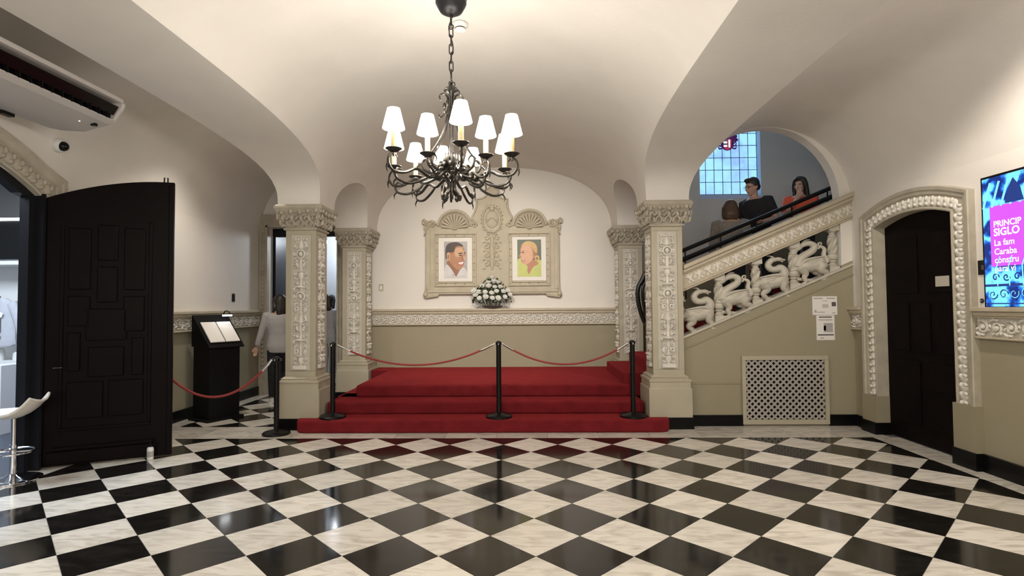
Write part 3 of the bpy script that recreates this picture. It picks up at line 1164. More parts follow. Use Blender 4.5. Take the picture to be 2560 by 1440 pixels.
PY, PYB = 6.70, 8.69
pillar('carved pillar between the two aisle arches on the shop side', CX-2.197, -.10, (0, 1), 'carved pillars of the arcade')
pillar('carved pillar between the two aisle arches on the screen side', CX+2.197, -.10, (0, 3), 'carved pillars of the arcade')
pillar('carved pillar beside the rope and stanchion before the corridor', CX-2.197, PY, (0, 1, 3), 'carved pillars of the arcade')
pillar('carved pillar standing before the stair wall with the lattice grille', CX+2.197, PY, (0, 3, 1), 'carved pillars of the arcade')
pillar('carved pillar at the niche wall beside the corridor doorway', CX-2.175, PYB, (0, 1, 3), 'carved pillars of the arcade')
pillar('carved pillar at the niche wall where the red steps climb', CX+2.15, PYB, (0, 3), 'carved pillars of the arcade')

# ================================================================== CARPETED STEPS
st = thing('carpeted_steps', 'red carpeted platform steps rising between the two front pillars', 'steps', (CX, 6.27, 0))


def rounded_slab(x0, x1, y0, y1, z0, z1, r, name, parent, left=True, right=True, notch=None):
    p = []
    def corner(cx, cy, a0):
        for i in range(7):
            a = a0+pi/2*i/6
            p.append((cx+r*cos(a), cy+r*sin(a)))
    corner(x0+r, y0+r, pi) if left else p.append((x0, y0))
    corner(x1-r, y0+r, 3*pi/2) if right else p.append((x1, y0))
    if notch:
        p += [(x1, notch[2]), (notch[1], notch[2]), (notch[1], y1), (notch[0], y1), (notch[0], notch[2]), (x0, notch[2])]
    else:
        p += [(x1, y1), (x0, y1)]
    cx, cy = parent.location.x, parent.location.y
    q = [(a-cx, b_-cy) for a, b_ in p]
    o = MB().prism(q, z0, z1, 'z').build(name, 'carpet', parent, True, angle=50, bevel=.028)
    o.modifiers['bevel'].segments = 3
    return o


XA = 1.27          # first riser of the upper flight
rounded_slab(-2.665, 1.665, 6.27, 7.0, 0, .15, .13, 'step', st, notch=(XLI+.03, XRI-.02, 6.43))
rounded_slab(XLI+.03, XRI-.02, 6.61, 7.3, .15, .30, .05, 'step', st)
MB().box(XLI+.03-CX, -2.10-CX, 7.0-6.27, 8.40-6.27, .15, .30).build('landing', 'carpet', st)
rounded_slab(-2.15, 1.39, 6.95, YB-.01, .30, .452, .03, 'platform', st, True, False)
MB().box(-2.40-CX, -2.14-CX, 8.55-6.27, YB-.01-6.27, .15, .452).build('landing', 'carpet', st)
RISE, RUN = .146, .34
fl2 = thing('stair_flight', 'red carpeted staircase climbing behind the carved dragon balustrade', 'stairs', (XA, 7.9, .45))
for k in range(12):
    x0 = XA+RUN*k
    y0 = 6.97 if x0 < XRO-.05 else YS+TH+.005
    y1 = 8.42 if (x0+RUN > XRO-.5 and x0 < XRO-.0) else YB-.005
    o = MB().box(x0-XA-.012, x0-XA+RUN+(.03 if k < 11 else 3), y0-7.9, y1-7.9, RISE*(k-1) if k else -.15, RISE*(k+1)).build('step', 'carpet', fl2, bevel=.02)
# step body behind the back pillar
# ================================================================== BALUSTRADE
bt = thing('carved_balustrade', 'cream stone stair balustrade carved with dragons and twisted balusters', 'balustrade', (1.95, YS, 1.085))
SL = .425
X2 = 3.96-1.95


def sloped(b, x0, x1, z0, z1, y0, y1, sl=SL):
    return b.prism([(x0, z0+sl*x0), (x1, z0+sl*x1), (x1, z1+sl*x1), (x0, z1+sl*x0)], y0, y1)


b = MB()
sloped(b, -.04, X2, -.03, .0, -.02, .17)
b.build('bottom_rail', 'balustrade', bt)
b = MB()
sloped(b, -.04, X2, .535, .555, -.035, .18)
sloped(b, -.04, X2, .555, .735, -.02, .165)
sloped(b, -.04, X2, .735, .755, -.035, .18)
sloped(b, -.04, X2+.02, .755, .80, -.055, .20)
sloped(b, -.04, X2+.03, .80, .85, -.085, .22)
tr_ = b.build('top_rail', 'stone_pale', bt, bevel=.012)
b = MB()
LR = X2*sqrt(1+SL*SL)
n = 18
for k in range(n):
    x = LR*(k+.5)/n
    s_ = 1 if k % 2 else -1
    b.blob((x, -.02, .02), (.022, .018, .050), 7, 4, ry=.25*s_)
    b.blob((x+.028, -.02, .036), (.016, .016, .030), 6, 4, ry=.7)
    b.blob((x-.028, -.02, .036), (.016, .016, .030), 6, 4, ry=-.7)
    b.blob((x+.024, -.02, -.030), (.015, .015, .026), 6, 4, ry=-.6)
    b.blob((x-.024, -.02, -.030), (.015, .015, .026), 6, 4, ry=.6)
    b.blob((x, -.026, -.004), .014, 6, 4)
    b.tube(spiral(x+LR/n*.5, .01, .022, 1.0, pi/2, s_, -.02, 9), .008, 5)
b.build('carved_frieze', 'carving', tr_, True, loc=(0, 0, .645), rot=(0, -math.atan(SL), 0))

# twisted baluster
def twisted(h):
    b = MB()
    b.box(-.062, .062, -.055, .055, -.06, .045).box(-.062, .062, -.055, .055, h-.055, h+.06)
    b.lathe([(.050, .045), (.055, .06), (.040, .075), (.034, .09), (.048, .10), (.048, .115), (.036, .125)], 12)
    b.lathe([(.036, .19), (.050, .20), (.050, .215), (.040, .225)], 12)
    b.lathe([(.048, .125), (.062, .15), (.062, .175), (.045, .195)], 12)
    b.lathe([(.036, h-.14), (.048, h-.13), (.048, h-.115), (.036, h-.105), (.034, h-.08), (.055, h-.062), (.05, h-.05)], 12)
    n_, m_ = 20, 12
    vv, ff = [], []
    z0, z1 = .215, h-.135
    for i in range(m_+1):
        t = i/m_
        for j in range(n_):
            a = 2*pi*j/n_
            r_ = .048+.008*cos(5*a)
            vv.append((r_*cos(a+t*2.2), r_*sin(a+t*2.2), z0+(z1-z0)*t))
    for i in range(m_):
        for j in range(n_):
            q = (j+1) % n_
            ff.append((i*n_+j, i*n_+q, (i+1)*n_+q, (i+1)*n_+j))
    b.add(vv, ff)
    return b


BAL = twisted(.53).mesh('twisted_baluster', 'balustrade', True, 45)


def dragon(up):
    """winged dragon facing +x (up) with s-curved neck, or looking back (down variant); origin at feet, fits .40 x .50"""
    b = MB()
    y = .0
    # body and chest
    stube(b, [(-.150, y, .20), (-.105, y, .215), (-.03, y, .20), (.06, y, .215), (.115, y, .245)], [.040, .078, .074, .080, .064], 10, 4)
    b.blob((.10, y, .22), (.070, .066, .088), 10, 6)
    if up:      # neck S-curve ending with head turned over the back
        stube(b, [(.11, y, .25), (.135, y, .31), (.105, y, .365), (.055, y, .355), (.0, y, .37), (-.02, y, .425), (.02, y, .47), (.07, y, .475)], [.056, .050, .044, .040, .038, .036, .034, .028], 8, 5)
        b.blob((.095, y-.01, .472), (.045, .028, .026), 7, 5, ry=.25)
        stube(b, [(.10, y-.01, .478), (.145, y-.01, .455), (.165, y-.01, .458)], [.018, .013, .006], 6, 3)
        stube(b, [(.10, y-.01, .462), (.135, y-.01, .432)], [.013, .006], 6, 3)
        stube(b, [(.05, y, .49), (.02, y, .525), (-.02, y, .53)], [.014, .010, .004], 5, 3)
    else:       # neck rising forwards, head bent back down
        stube(b, [(.12, y, .23), (.10, y, .30), (.03, y, .345), (-.055, y, .38), (-.085, y, .43), (-.045, y, .475), (.02, y, .475), (.06, y, .455)], [.066, .056, .046, .042, .038, .034, .032, .026], 9, 5)
        b.blob((.085, y-.01, .445), (.050, .034, .030), 8, 5, ry=.45)
        stube(b, [(.09, y-.01, .448), (.14, y-.01, .415), (.165, y-.01, .418)], [.022, .016, .007], 6, 3)
        stube(b, [(.09, y-.01, .430), (.125, y-.01, .395)], [.016, .007], 6, 3)
        stube(b, [(.03, y, .49), (-.01, y, .52), (-.06, y, .52)], [.016, .012, .005], 5, 3)
    # wing: stacked feathers swept back over the flank
    for q in range(5):
        z = .275-.024*q
        stube(b, [(.08-.012*q, y-.045, z), (-.02-.01*q, y-.062, z-.012), (-.135+.028*q, y-.05, z-.004-.006*q)], [.020, .017, .005], 6, 4, .5)
    stube(b, [(.10, y-.04, .22), (.085, y-.055, .275), (-.01, y-.06, .292), (-.145, y-.05, .288)], [.016, .020, .016, .006], 6, 4)
    # tail curling up behind
    stube(b, [(-.145, y, .20), (-.185, y, .235), (-.165, y, .30), (-.185, y, .37), (-.15, y, .41), (-.12, y, .385)], [.034, .030, .026, .022, .017, .009], 7, 5)
    b.tube(spiral(-.155, .44, .030, 1.1, -pi/2, 1, y, 10), lerp_r([.012, .008], 10), 5)
    # legs with knee, hock and clawed paws
    for s_, d in ((-1, 0), (1, .03)):
        yy = y+s_*.036
        stube(b, [(-.115, yy, .20), (-.085+d, yy, .135), (-.135+d, yy, .085), (-.105+d, yy, .03)], [.062, .046, .030, .022], 8, 4)
        b.blob((-.09+d, yy, .018), (.044, .026, .020), 7, 4)
        stube(b, [(.105, yy, .20), (.085+2*d, yy, .125), (.105+2*d, yy, .085), (.095+2*d, yy, .03)], [.052, .036, .028, .021], 8, 4)
        b.blob((.115+2*d, yy, .018), (.034, .020, .016), 7, 4)
        for cx in (-.09+d, .115+2*d):
            for q in (-1, 0, 1):
                b.blob((cx+.034, yy+q*.010, .010), (.012, .005, .008), 5, 4)
    # ground roll under the feet
    stube(b, [(-.16, y, -.05), (-.05, y, -.0), (.06, y, .045), (.17, y, .085)], .022, 6, 3)
    return b


DRA = [dragon(True).mesh('carved_dragon', 'balustrade', True, 70), dragon(False).mesh('carved_dragon', 'balustrade', True, 70)]
bx = [.42, .87, 1.325, 1.80]
for x in bx:
    link('twisted_baluster', BAL, bt, (x, .07, SL*x+.005))
link('twisted_baluster', BAL, bt, (2.03, .07, SL*2.0))
cxs = [(.20, 1), (.645, 0), (1.10, 1), (1.565, 0)]
for i, (x, d) in enumerate(cxs):
    o = link('carved_dragon', DRA[0 if d else 1], bt, (x, .055, SL*x-.045))
    o.scale = (-1.14 if d == 0 else 1.14, 1.1, 1.0)
    # beasts lean with the slope
    o.rotation_euler = (0, -.14 if d else -.20, 0)

# ---- handrail behind the balustrade
hr = thing('handrail', 'black double metal handrail running up behind the stone balustrade', 'handrail', (1.95, 6.95, 2.1))
z0 = 2.10-.0
b = MB().tube([(-.06, 0, -.02), (2.05, 0, .855)], .026, 8)
b.build('upper_rail', 'black_metal', hr, True)
b = MB().tube([(-.06, 0, -.135), (2.05, 0, .74)], .030, 8)
b.build('lower_rail', 'black_metal', hr, True)
for k in range(5):
    x = .1+.45*k
    MB().tube([(x, 0, .415*x-.01), (x, 0, .415*x-.62)], .010, 6).build('bracket', 'black_metal', hr, True)
b = MB()
v = [at_y(*p, 7.25) for p in ((1612, 684), (1606, 700), (1597, 715), (1594, 735), (1598, 765), (1605, 790), (1612, 806))]
v = [(p[0]-1.95, p[1]-6.95, p[2]-2.1) for p in v]
stube(b, v, [.030, .034, .03, .03, .03, .028, .03], 8, 5)
v2 = [(p[0]+.06, p[1], p[2]) for p in v[1:6]]
stube(b, v2, .02, 8, 5)
b.tube([v[0], (v[0][0]+.4, v[0][1]-.2, v[0][2]+.28)], .03, 8)
b.build('newel_scroll', 'black_metal', hr, True)

# ================================================================== RADIATOR GRILLE
gr = thing('radiator_grille', 'metal lattice radiator grille in a khaki frame under the stairs', 'grille', (3.105, YS, 0))
w, h = .51, .83
b = MB().box(-w, w, -.04, 0, .02, .075).box(-w, w, -.04, 0, h-.05, h).box(-w, -w+.045, -.04, 0, .075, h-.05).box(w-.045, w, -.04, 0, .075, h-.05)
b.build('frame', 'shaft', gr, bevel=.004)
MB().box(-w+.04, w-.04, -.006, -.001, .07, h-.045).build('backing', 'black_matte', gr)
gx0, gx1, gz0, gz1 = -w+.045, w-.045, .075, h-.05
pitch = .074
k = -14
while k < 33:
    for s_ in (-1, 1):
        # line z = gz0 + s*(x - xo)
        c = gx0 + k*pitch*1.0 if s_ > 0 else gx0 + k*pitch
        pts = []
        for x in (gx0, gx1):
            z = gz0+s_*(x-c)
            if gz0-1e-9 <= z <= gz1+1e-9:
                pts.append((x, z))
        for z in (gz0, gz1):
            x = c+(z-gz0)*s_
            if gx0 < x < gx1:
                pts.append((x, z))
        if len(pts) >= 2:
            (x0, za), (x1, zb) = pts[0], pts[1]
            L = hypot(x1-x0, zb-za)
            if L > .03:
                b = MB().cbox((0, 0, 0), (L, .006, .0225))
                a = atan2(zb-za, x1-x0)
                b.build('lattice_bar', 'lattice', gr, loc=((x0+x1)/2, -.020-(.004 if s_ > 0 else 0), (za+zb)/2), rot=(0, -a, 0))
    k += 1

# notices on the khaki wall
def notice(label, quad, lines, blocks, cat='notice'):
    (x0, _, z1), (x1, _, z0) = quad
    t = thing('paper_notice', label, cat, ((x0+x1)/2, YS, z0))
    W, H = x1-x0, z1-z0
    MB().box(-W/2, W/2, -.004, -.001, 0, H).build('sheet', 'paper', t)
    for (a, e, zz, hh, m_) in lines:
        MB().box(-W/2+a*W, -W/2+e*W, -.0052, -.004, zz*H, zz*H+hh*H).build('print', m_, t)
    return t


notice('landscape paper notice with faint print taped on the khaki stair wall', (at_y(2030, 741, YS), at_y(2093, 787, YS)),
       [(.05, .42, .86, .06, 'ink_grey'), (.58, .92, .86, .06, 'ink_grey'), (.40, .62, .74, .03, 'ink_grey'), (.78, .95, .46, .23, 'ink'), (.08, .16, .13, .14, 'ink_grey'),
        (.18, .5, .13, .04, 'ink_grey'), (.80, .92, .08, .05, 'ink_grey'), (.40, .64, .38, .2, 'dim_paper')], None)
notice('portrait paper notice with red mark taped below the other notice', (at_y(2040, 788, YS), at_y(2087, 850, YS)),
       [(.15, .85, .90, .045, 'ink'), (.12, .88, .79, .04, 'ink_grey'), (.40, .90, .32, .36, 'ink_grey'), (.40, .52, .38, .20, 'ink_red'), (.06, .94, .185, .05, 'ink'), (.2, .4, .06, .04, 'ink_grey')], None)

# ================================================================== STANCHIONS AND ROPES
def stanchion_proto():
    t = thing('stanchion', '', 'stanchion')
    MB().lathe([(.153, 0), (.153, .018), (.135, .032), (.05, .042), (.03, .055)], 32).build('base', 'black_metal', t, True)
    MB().lathe([(.029, .04), (.029, .86)], 20).build('post', 'black_metal', t, True)
    MB().lathe([(.034, .845), (.036, .85), (.036, .868), (.030, .878), (.012, .888)], 20).build('cap', 'black_metal', t, True)
    b = MB()
    for a in (0, pi/2, pi, 3*pi/2):
        b.tube([(.036*cos(a), .036*sin(a), .862), (.052*cos(a), .052*sin(a), .858), (.056*cos(a), .056*sin(a), .845), (.046*cos(a), .046*sin(a), .838)], .004, 6)
    b.build('hook', 'chrome', t, True)
    return t


SG = 'black rope stanchions'
s0 = stanchion_proto()
spots = [((-2.265, 6.433, .15), 'black rope stanchion on the lowest red step before the corridor pillar'),
         ((-.302, 6.433, .15), 'black rope stanchion on the lowest red step holding two ropes'),
         ((1.263, 6.433, .15), 'black rope stanchion on the lowest red step by the stair pillar'),
         ((-2.85, 6.25, 0), 'black rope stanchion on the marble floor before the corridor'),
         ((-4.12, 5.95, 0), 'black rope stanchion standing behind the open black door')]
POS = []
for i, (p, lb) in enumerate(spots):
    o = s0 if i == 0 else copy_tree(s0)
    z = p[2]+(.001 if i < 3 else .0005)
    o.location = (p[0], p[1]+(.0 if i < 3 else 0), z)
    tag(o, lb, 'stanchion', SG)
    POS.append(Vector((p[0], p[1], z)))


def rope(a, b_, sag, label, r=.011):
    d = (b_-a)
    d.z = 0
    d.normalize()
    A = a+Vector((0, 0, .85))+d*.055
    B = b_+Vector((0, 0, .85))-d*.055
    t = thing('barrier_rope', label, 'rope', A, 0, 'red barrier ropes')
    pts = []
    for i in range(25):
        s_ = i/24
        p = A.lerp(B, s_)
        p.z -= sag*4*s_*(1-s_)
        pts.append(p-A)
    MB().tube(pts[2:-2], r, 8).build('cord', 'rope', t, True)
    for seg in (pts[:3], pts[-3:]):
        MB().tube(seg, [r*.8, r*1.25, r*1.25] if seg is pts[:3] else r*1.2, 8).build('end_cap', 'chrome', t, True)


rope(POS[0], POS[1], .24, 'dark red rope sagging between the corridor pillar stanchion and the middle one')
rope(POS[1], POS[2], .24, 'dark red rope sagging between the middle stanchion and the stair pillar one')
rope(POS[4], POS[3], .40, 'dark red rope sagging in front of the black lectern', .014)

# ================================================================== LECTERN
lt = thing('lectern', 'tall black lectern with an open white book and reading lamp', 'lectern', (-4.06, 7.15, 0), radians(62))
MB().box(-.21, .21, -.17, .17, 0, .95).build('body', 'black_matte', lt)
MB().box(-.25, .25, -.21, .21, 0, .03).build('base', 'black_matte', lt)
b = MB().prism([(-.20, .95), (.20, .95), (.20, 1.34), (.16, 1.34)], -.22, .22, 'x')
b.build('slope', 'black_matte', lt)
b = MB().cbox((0, -.03, 1.145), (.48, .56, .02), rx=.83)
b.build('desk', 'black_matte', lt)
b = MB()
stube(b, [(.17, .16, 1.30), (.18, .12, 1.40), (.17, .02, 1.40), (.16, -.03, 1.36)], .008, 6, 5)
b.build('lamp_arm', 'black_metal', lt, True)
MB().cbox((.12, -.03, 1.35), (.12, .03, .02)).build('lamp_head', 'tube_light', lt)
bk = thing('open_book', 'open white visitors book lying on the black lectern', 'book', (-4.06, 7.15, 1.16), radians(62))
for s_ in (-1, 1):
    MB().cbox((s_*.105, -.07, -.024), (.195, .34, .016), rx=.83).build('page_block', 'paper', bk)
MB().cbox((0, -.066, -.032), (.42, .36, .006), rx=.83).build('cover', 'black_matte', bk)

# ================================================================== BLACK DOOR LEAF
hx, hy = XL+.03, 4.90
fx, fy = -3.489, 5.358
LW = hypot(fx-hx, fy-hy)
ang = atan2(fy-hy, fx-hx)
dl = thing('door_leaf', 'tall black wooden door leaf with arched top and raised panels standing open', 'door', (hx, hy, .012), ang)
ztop = lambda u: LDS-.03+(LDR-.09)*(1-(1-u/LW)**2)
poly = [(0, 0), (LW, 0)] + [(LW*(1-t/12), ztop(LW*(1-t/12))) for t in range(13)]
MB().prism(poly, 0, .055).build('leaf', 'door_wood', dl, bevel=.004)
b = MB().box(LW-.045, LW-.002, -.014, .0, .02, ztop(LW)-.03)
b.build('edge_strip', 'door_wood', dl, bevel=.005)
panels = [(.20, .37, 1.62, 2.20), (.42, .58, 1.90, 2.24), (.63, .80, 1.62, 2.22), (.42, .58, 1.50, 1.84), (.20, .37, 1.28, 1.56), (.63, .80, 1.22, 1.56),
          (.34, .66, 1.14, 1.44), (.20, .30, .86, 1.22), (.36, .64, .80, 1.08), (.70, .80, .80, 1.16), (.20, .48, .42, .76), (.52, .80, .42, .76)]
for (a, e, z0, z1) in panels:
    MB().box(a, e, -.016, 0, z0, z1).build('panel', 'door_wood', dl, bevel=.010)
for (a, e, z0, z1) in ((.14, .17, .34, 2.22), (.83, .86, .34, 2.28), (.14, .86, .31, .34)):
    MB().box(a, e, -.012, 0, z0, z1).build('moulding', 'door_wood', dl, bevel=.005)
MB().box(.10, .90, -.020, 0, .14, .17).build('moulding', 'door_wood', dl, bevel=.006)
MB().box(.06, .92, -.028, 0, .02, .13).build('kick_rail', 'door_wood', dl, bevel=.008)
b = MB()
b.tube([(LW-.09, .02, ztop(LW-.09)-.02), (LW-.09, .02, ztop(LW)+.045), (LW-.06, .02, ztop(LW)+.045), (LW-.06, .02, ztop(LW)-.02)], .007, 6)
b.build('top_bolt', 'black_metal', dl, True)
for z in (.5, 1.25, 2.0):
    MB().lathe([(.014, z), (.014, z+.12)], 10, (0, -.012, 0)).build('hinge', 'black_metal', dl, True)
MB().tube([(.10, -.012, .90), (.17, -.012, .90)], .008, 6).build('latch', 'iron', dl, True)
p = at_y(400, 1131, 5.18)
bo = thing('pump_bottle', 'small white pump bottle standing at the foot of the black door', 'bottle', (-3.60, 5.215, 0))
MB().lathe([(.027, .003), (.029, .01), (.029, .105), (.024, .118), (.010, .124)], 16).build('body', 'bottle', bo, True)
MB().lathe([(.0125, .122), (.0125, .145), (.006, .147), (.006, .182)], 12).build('pump', 'black_matte', bo, True)
MB().tube([(0, 0, .182), (.0, -.028, .180)], .005, 6).build('nozzle', 'black_matte', bo, True)
MB().lathe([(.0295, .03), (.0295, .085)], 16, cap=False).build('label_print', 'ink_grey', bo, True)

# ================================================================== AIR CONDITIONER, CAMERA, DETECTOR, SWITCHES
ac = thing('air_conditioner', 'ceiling hung air conditioner with a long dark louvre slot', 'air conditioner', (XL, 4.65, 3.0))
YL = -1.75
# cross section in local x (0 = wall) and z
sec = [(.30, .04), (.42, .015), (.62, .0), (.88, .065), (.97, .19), (.985, .235), (.95, .27), (.40, .30), (.30, .28)]
sec_body = [(.30, .04), (.42, .015), (.62, .0), (.86, .055), (.86, .27), (.40, .30), (.30, .28)]
g = MB()
n = len(sec_body)
g.add([(p[0], YL, p[1]) for p in sec_body]+[(p[0], -.02, p[1]) for p in sec_body],
      [tuple(range(n)), tuple(range(2*n-1, n-1, -1))]+[(i, n+i, n+(i+1) % n, (i+1) % n) for i in range(n)])
g.build('body', 'ac_white', ac, True, angle=25)
n = len(sec)
for y0, y1 in ((-.035, 0), (YL-.03, YL+.005)):
    g = MB()
    g.add([(p[0], y0, p[1]) for p in sec]+[(p[0], y1, p[1]) for p in sec],
          [tuple(range(n)), tuple(range(2*n-1, n-1, -1))]+[(i, n+i, n+(i+1) % n, (i+1) % n) for i in range(n)])
    g.build('end_cover', 'ac_white', ac, bevel=.008)
g = MB()
g.add([(.855, YL, .052), (.905, YL, .075), (.905, -.03, .075), (.855, -.03, .052), (.855, YL, .07), (.90, YL, .09), (.90, -.03, .09), (.855, -.03, .07)],
      [(0, 1, 2, 3), (4, 7, 6, 5), (1, 5, 6, 2), (0, 4, 5, 1)])
g.build('lower_lip', 'ac_white', ac)
g = MB().box(.86, .985, YL, -.03, .235, .27)
g.build('top_cover', 'ac_white', ac, bevel=.006)
MB().box(.856, .872, YL+.005, -.035, .07, .236).build('slot', 'black_gloss', ac)
g = MB().cbox((.925, (YL-.03)/2, .165), (.085, -YL-.06, .008), ry=-1.0)
g.build('louvre', 'black_gloss', ac)
for k in range(18):
    MB().box(.873, .915, -.003, .003, .085, .15).build('vane', 'black_matte', ac, loc=(0, -.12-.09*k, 0))
MB().lathe([(.009, -.004), (.009, .006)], 12, (.73, -.20, .030)).build('status_light', 'led', ac)
MB().box(.76, .80, -.115, -.085, .018, .042).build('sensor_window', 'black_gloss', ac)
MB().cbox((.32, -.42, .02), (.05, .10, .03)).build('bracket', 'black_metal', ac)

dc = thing('dome_camera', 'white dome security camera on the wall above the shop doorway', 'camera', (-4.395, 5.03, 3.005), 0)
R = Matrix.Rotation(radians(105), 4, 'Y')
g = MB().merge(MB().lathe([(.062, -.03), (.066, -.01), (.064, .025), (.054, .042), (.046, .046)], 28), R)
g.build('housing', 'white_plastic', dc, True)
g = MB().merge(MB().lathe([(.047, .040), (.045, .060), (.034, .080), (.018, .092), (.002, .096)], 24), R)
g.build('dome', 'black_gloss', dc, True)
g = MB()
stube(g, [(-.01, .03, -.05), (-.015, .045, -.12), (-.02, .03, -.17)], .004, 5, 4)
g.build('cable', 'white_plastic', dc, True)

sd = thing('smoke_detector', 'round white smoke detector on the vault behind the chandelier canopy', 'detector', (-.50, 4.36, 3.745))
MB().lathe([(.062, 0), (.062, -.018), (.052, -.030), (.048, -.034)], 28).build('base', 'white_plastic', sd, True)
MB().lathe([(.040, -.030), (.040, -.044)], 24).build('vent_ring', 'black_matte', sd, True)
MB().lathe([(.046, -.044), (.046, -.055), (.030, -.064), (.002, -.066)], 24).build('cap', 'white_plastic', sd, True)

def plate(name, label, cat, loc, rz, w, h, m_, parts):
    t = thing(name, label, cat, loc, rz)
    MB().box(-w/2, w/2, -.010, 0, -h/2, h/2).build('plate', m_, t, bevel=.003)
    for nm, (a, e, z0, z1), mm in parts:
        MB().box(a, e, -.013, -.010, z0, z1).build(nm, mm, t)
    return t


plate('wall_switch', 'small black wall switch plate above the black lectern', 'switch', at_x(583, 744, XL), pi/2, .075, .125, 'black_gloss', [('rocker', (-.02, .02, -.035, .035), 'black_matte')])
plate('socket_plate', 'white blank wall plate on the niche wall beside the portraits', 'switch', at_y(953, 719, YB), 0, .075, .115, 'stone_pale', [('rocker', (-.018, .018, -.03, .03), 'mat_board')])
plate('card_reader', 'square black card reader on the wall beside the arched dark door', 'sensor', (XR, 4.76, 1.75), -pi/2, .115, .125, 'black_gloss', [('lens', (-.016, .016, -.02, .02), 'ink')])
bp = thing('push_button', 'small round brass push button on the wall below the card reader', 'button', at_x(2456, 752, XR), -pi/2)
MB().merge(MB().lathe([(.020, 0), (.020, .008), (.014, .013)], 20), Matrix.Rotation(pi/2, 4, 'X')).build('rim', 'iron', bp, True)
MB().merge(MB().lathe([(.010, .010), (.008, .017)], 16), Matrix.Rotation(pi/2, 4, 'X')).build('knob', 'chrome', bp, True)
a_, c_ = at_x(2339, 692, XR+.072), at_x(2374, 714, XR+.072)
o = MB().box(-.004, 0, -abs(a_[1]-c_[1])/2, abs(a_[1]-c_[1])/2, -.05, .05).build('door_notice', 'dim_paper', None, loc=(XR+.0715, (a_[1]+c_[1])/2, (a_[2]+c_[2])/2))
tag(o, 'small pale blank notice stuck on the arched dark door', 'notice')
# thin cable on the wall by the balustrade end
g = MB()
stube(g, [at_y(*p, YS-.02) for p in ((2126, 505), (2133, 501), (2140, 502), (2145, 520), (2143, 545))], .004, 5, 4)
o = g.build('wall_cable', 'cream', None, True)
tag(o, 'thin painted cable looping on the wall at the end of the stone balustrade', 'cable')

# ================================================================== SCREEN
tv = thing('information_screen', 'tall wall screen showing a blue photograph with white text on magenta', 'screen', (XR, 4.705, 1.385), -pi/2)
W, H = .66, 1.12
MB().box(0, W, -.055, -.004, 0, H).build('bezel', 'black_gloss', tv, bevel=.004)
MB().box(.018, W-.018, -.0565, -.055, .03, H-.02).build('display', 'screen_picture', tv)
MB().box(.085, W-.018, -.0575, -.0565, .36, .86).build('text_panel', 'screen_panel', tv)
# architectural lines of the picture: leaning ribs above, scroll ironwork below
g = MB()
for k in range(7):
    x = .04+.085*k
    g.cbox((x+.02, -.0572, .955), (.020, .001, .22), ry=.35)
g.build('picture_ribs', 'screen_line', tv)
g = MB()
g.prism([(.23, .865), (.40, .865), (.37, .98), (.31, 1.06), (.26, .98)], -.0578, -.0570)
g.build('picture_vault', 'screen_dark', tv)
g = MB()
for k in range(6):
    s_ = 1 if k % 2 else -1
    g.tube(spiral(.09+.10*k, .13, .045, 1.2, 0, s_, -.0572, 14), .006, 4, .15)
    g.tube(spiral(.12+.10*k, .27, .035, 1.2, 0, -s_, -.0572, 14), .006, 4, .15)
g.box(.018, W-.018, -.0575, -.057, .195, .215).box(.018, W-.018, -.0575, -.057, .05, .06)
g.build('picture_ironwork', 'screen_dark', tv)
g = MB()
for k in range(6):
    g.tube(spiral(.085+.10*k, .135, .045, 1.2, .4, 1 if k % 2 else -1, -.0576, 14), .003, 4, .15)
for x in (.14, .25, .37):
    g.tube([(x, -.0585, .20), (x-.005, -.0585, .36), (x+.03, -.0585, .44)], .005, 4, .15)
g.build('picture_highlights', 'screen_line', tv)


def text(body, size, x, z, m_, parent, name='lettering', depth=-.0585, bold=.0):
    cu = bpy.data.curves.new(name, 'FONT')
    cu.body = body
    cu.size = size
    cu.offset = bold
    cu.extrude = 0.0
    tmp = bpy.data.objects.new(name, cu)
    COL.objects.link(tmp)
    bpy.context.view_layer.update()
    me = bpy.data.meshes.new_from_object(tmp.evaluated_get(bpy.context.evaluated_depsgraph_get()))
    bpy.data.objects.remove(tmp)
    me.materials.clear()
    me.materials.append(MATS[m_])
    return link(name, me, parent, (x, depth, z), (pi/2, 0, 0))


for s_, sz, z, bd in (('PRINCIP', .070, .685, .0016), ('SIGLO', .086, .612, .0022), ('La fam', .072, .530, .001), ('Caraba', .072, .457, .001), ('constru', .072, .388, .001), ('para vi', .072, .318, .001)):
    text(s_, sz, .118, z, 'screen_text', tv, bold=bd)

# ================================================================== CHANDELIER
ZC = 2.42
ch = thing('chandelier', 'wrought iron chandelier with lit white shades on candle arms', 'chandelier', (-.49, 3.72, 2.18))
CZ = 2.18
off = lambda z: z-CZ
MB().lathe([(.115, 3.66-CZ), (.118, 3.61-CZ), (.112, 3.59-CZ), (.105, 3.565-CZ), (.108, 3.555-CZ), (.098, 3.535-CZ), (.092, 3.525-CZ), (.078, 3.50-CZ), (.045, 3.48-CZ), (.012, 3.475-CZ)][::-1], 32).build('canopy', 'canopy_metal', ch, True)
MB().lathe([(.05, 3.66-CZ), (.05, 3.76-CZ)], 16).build('canopy_stem', 'canopy_metal', ch, True)
g = MB().tube([(.0, 0, 3.48-CZ), (0, 0, 3.40-CZ)], .008, 8)
g.tube([(.016*cos(2*pi*i/12), 0, 3.39-CZ+.016*sin(2*pi*i/12)) for i in range(12)], .005, 6, closed=True)
g.build('hook', 'iron', ch, True)
lk = MB()
pts = []
for i in range(20):
    a = 2*pi*i/20
    pts.append((.013*(1 if cos(a) > 0 else -1)*min(1, abs(cos(a))*1.6), 0, .030*sin(a)+.010*(1 if sin(a) > 0 else -1)*(1-abs(cos(a)))))
lk.tube(pts, .0042, 6, closed=True)
lme = lk.mesh('chain_link', 'iron', True)
zl = 3.352
k = 0
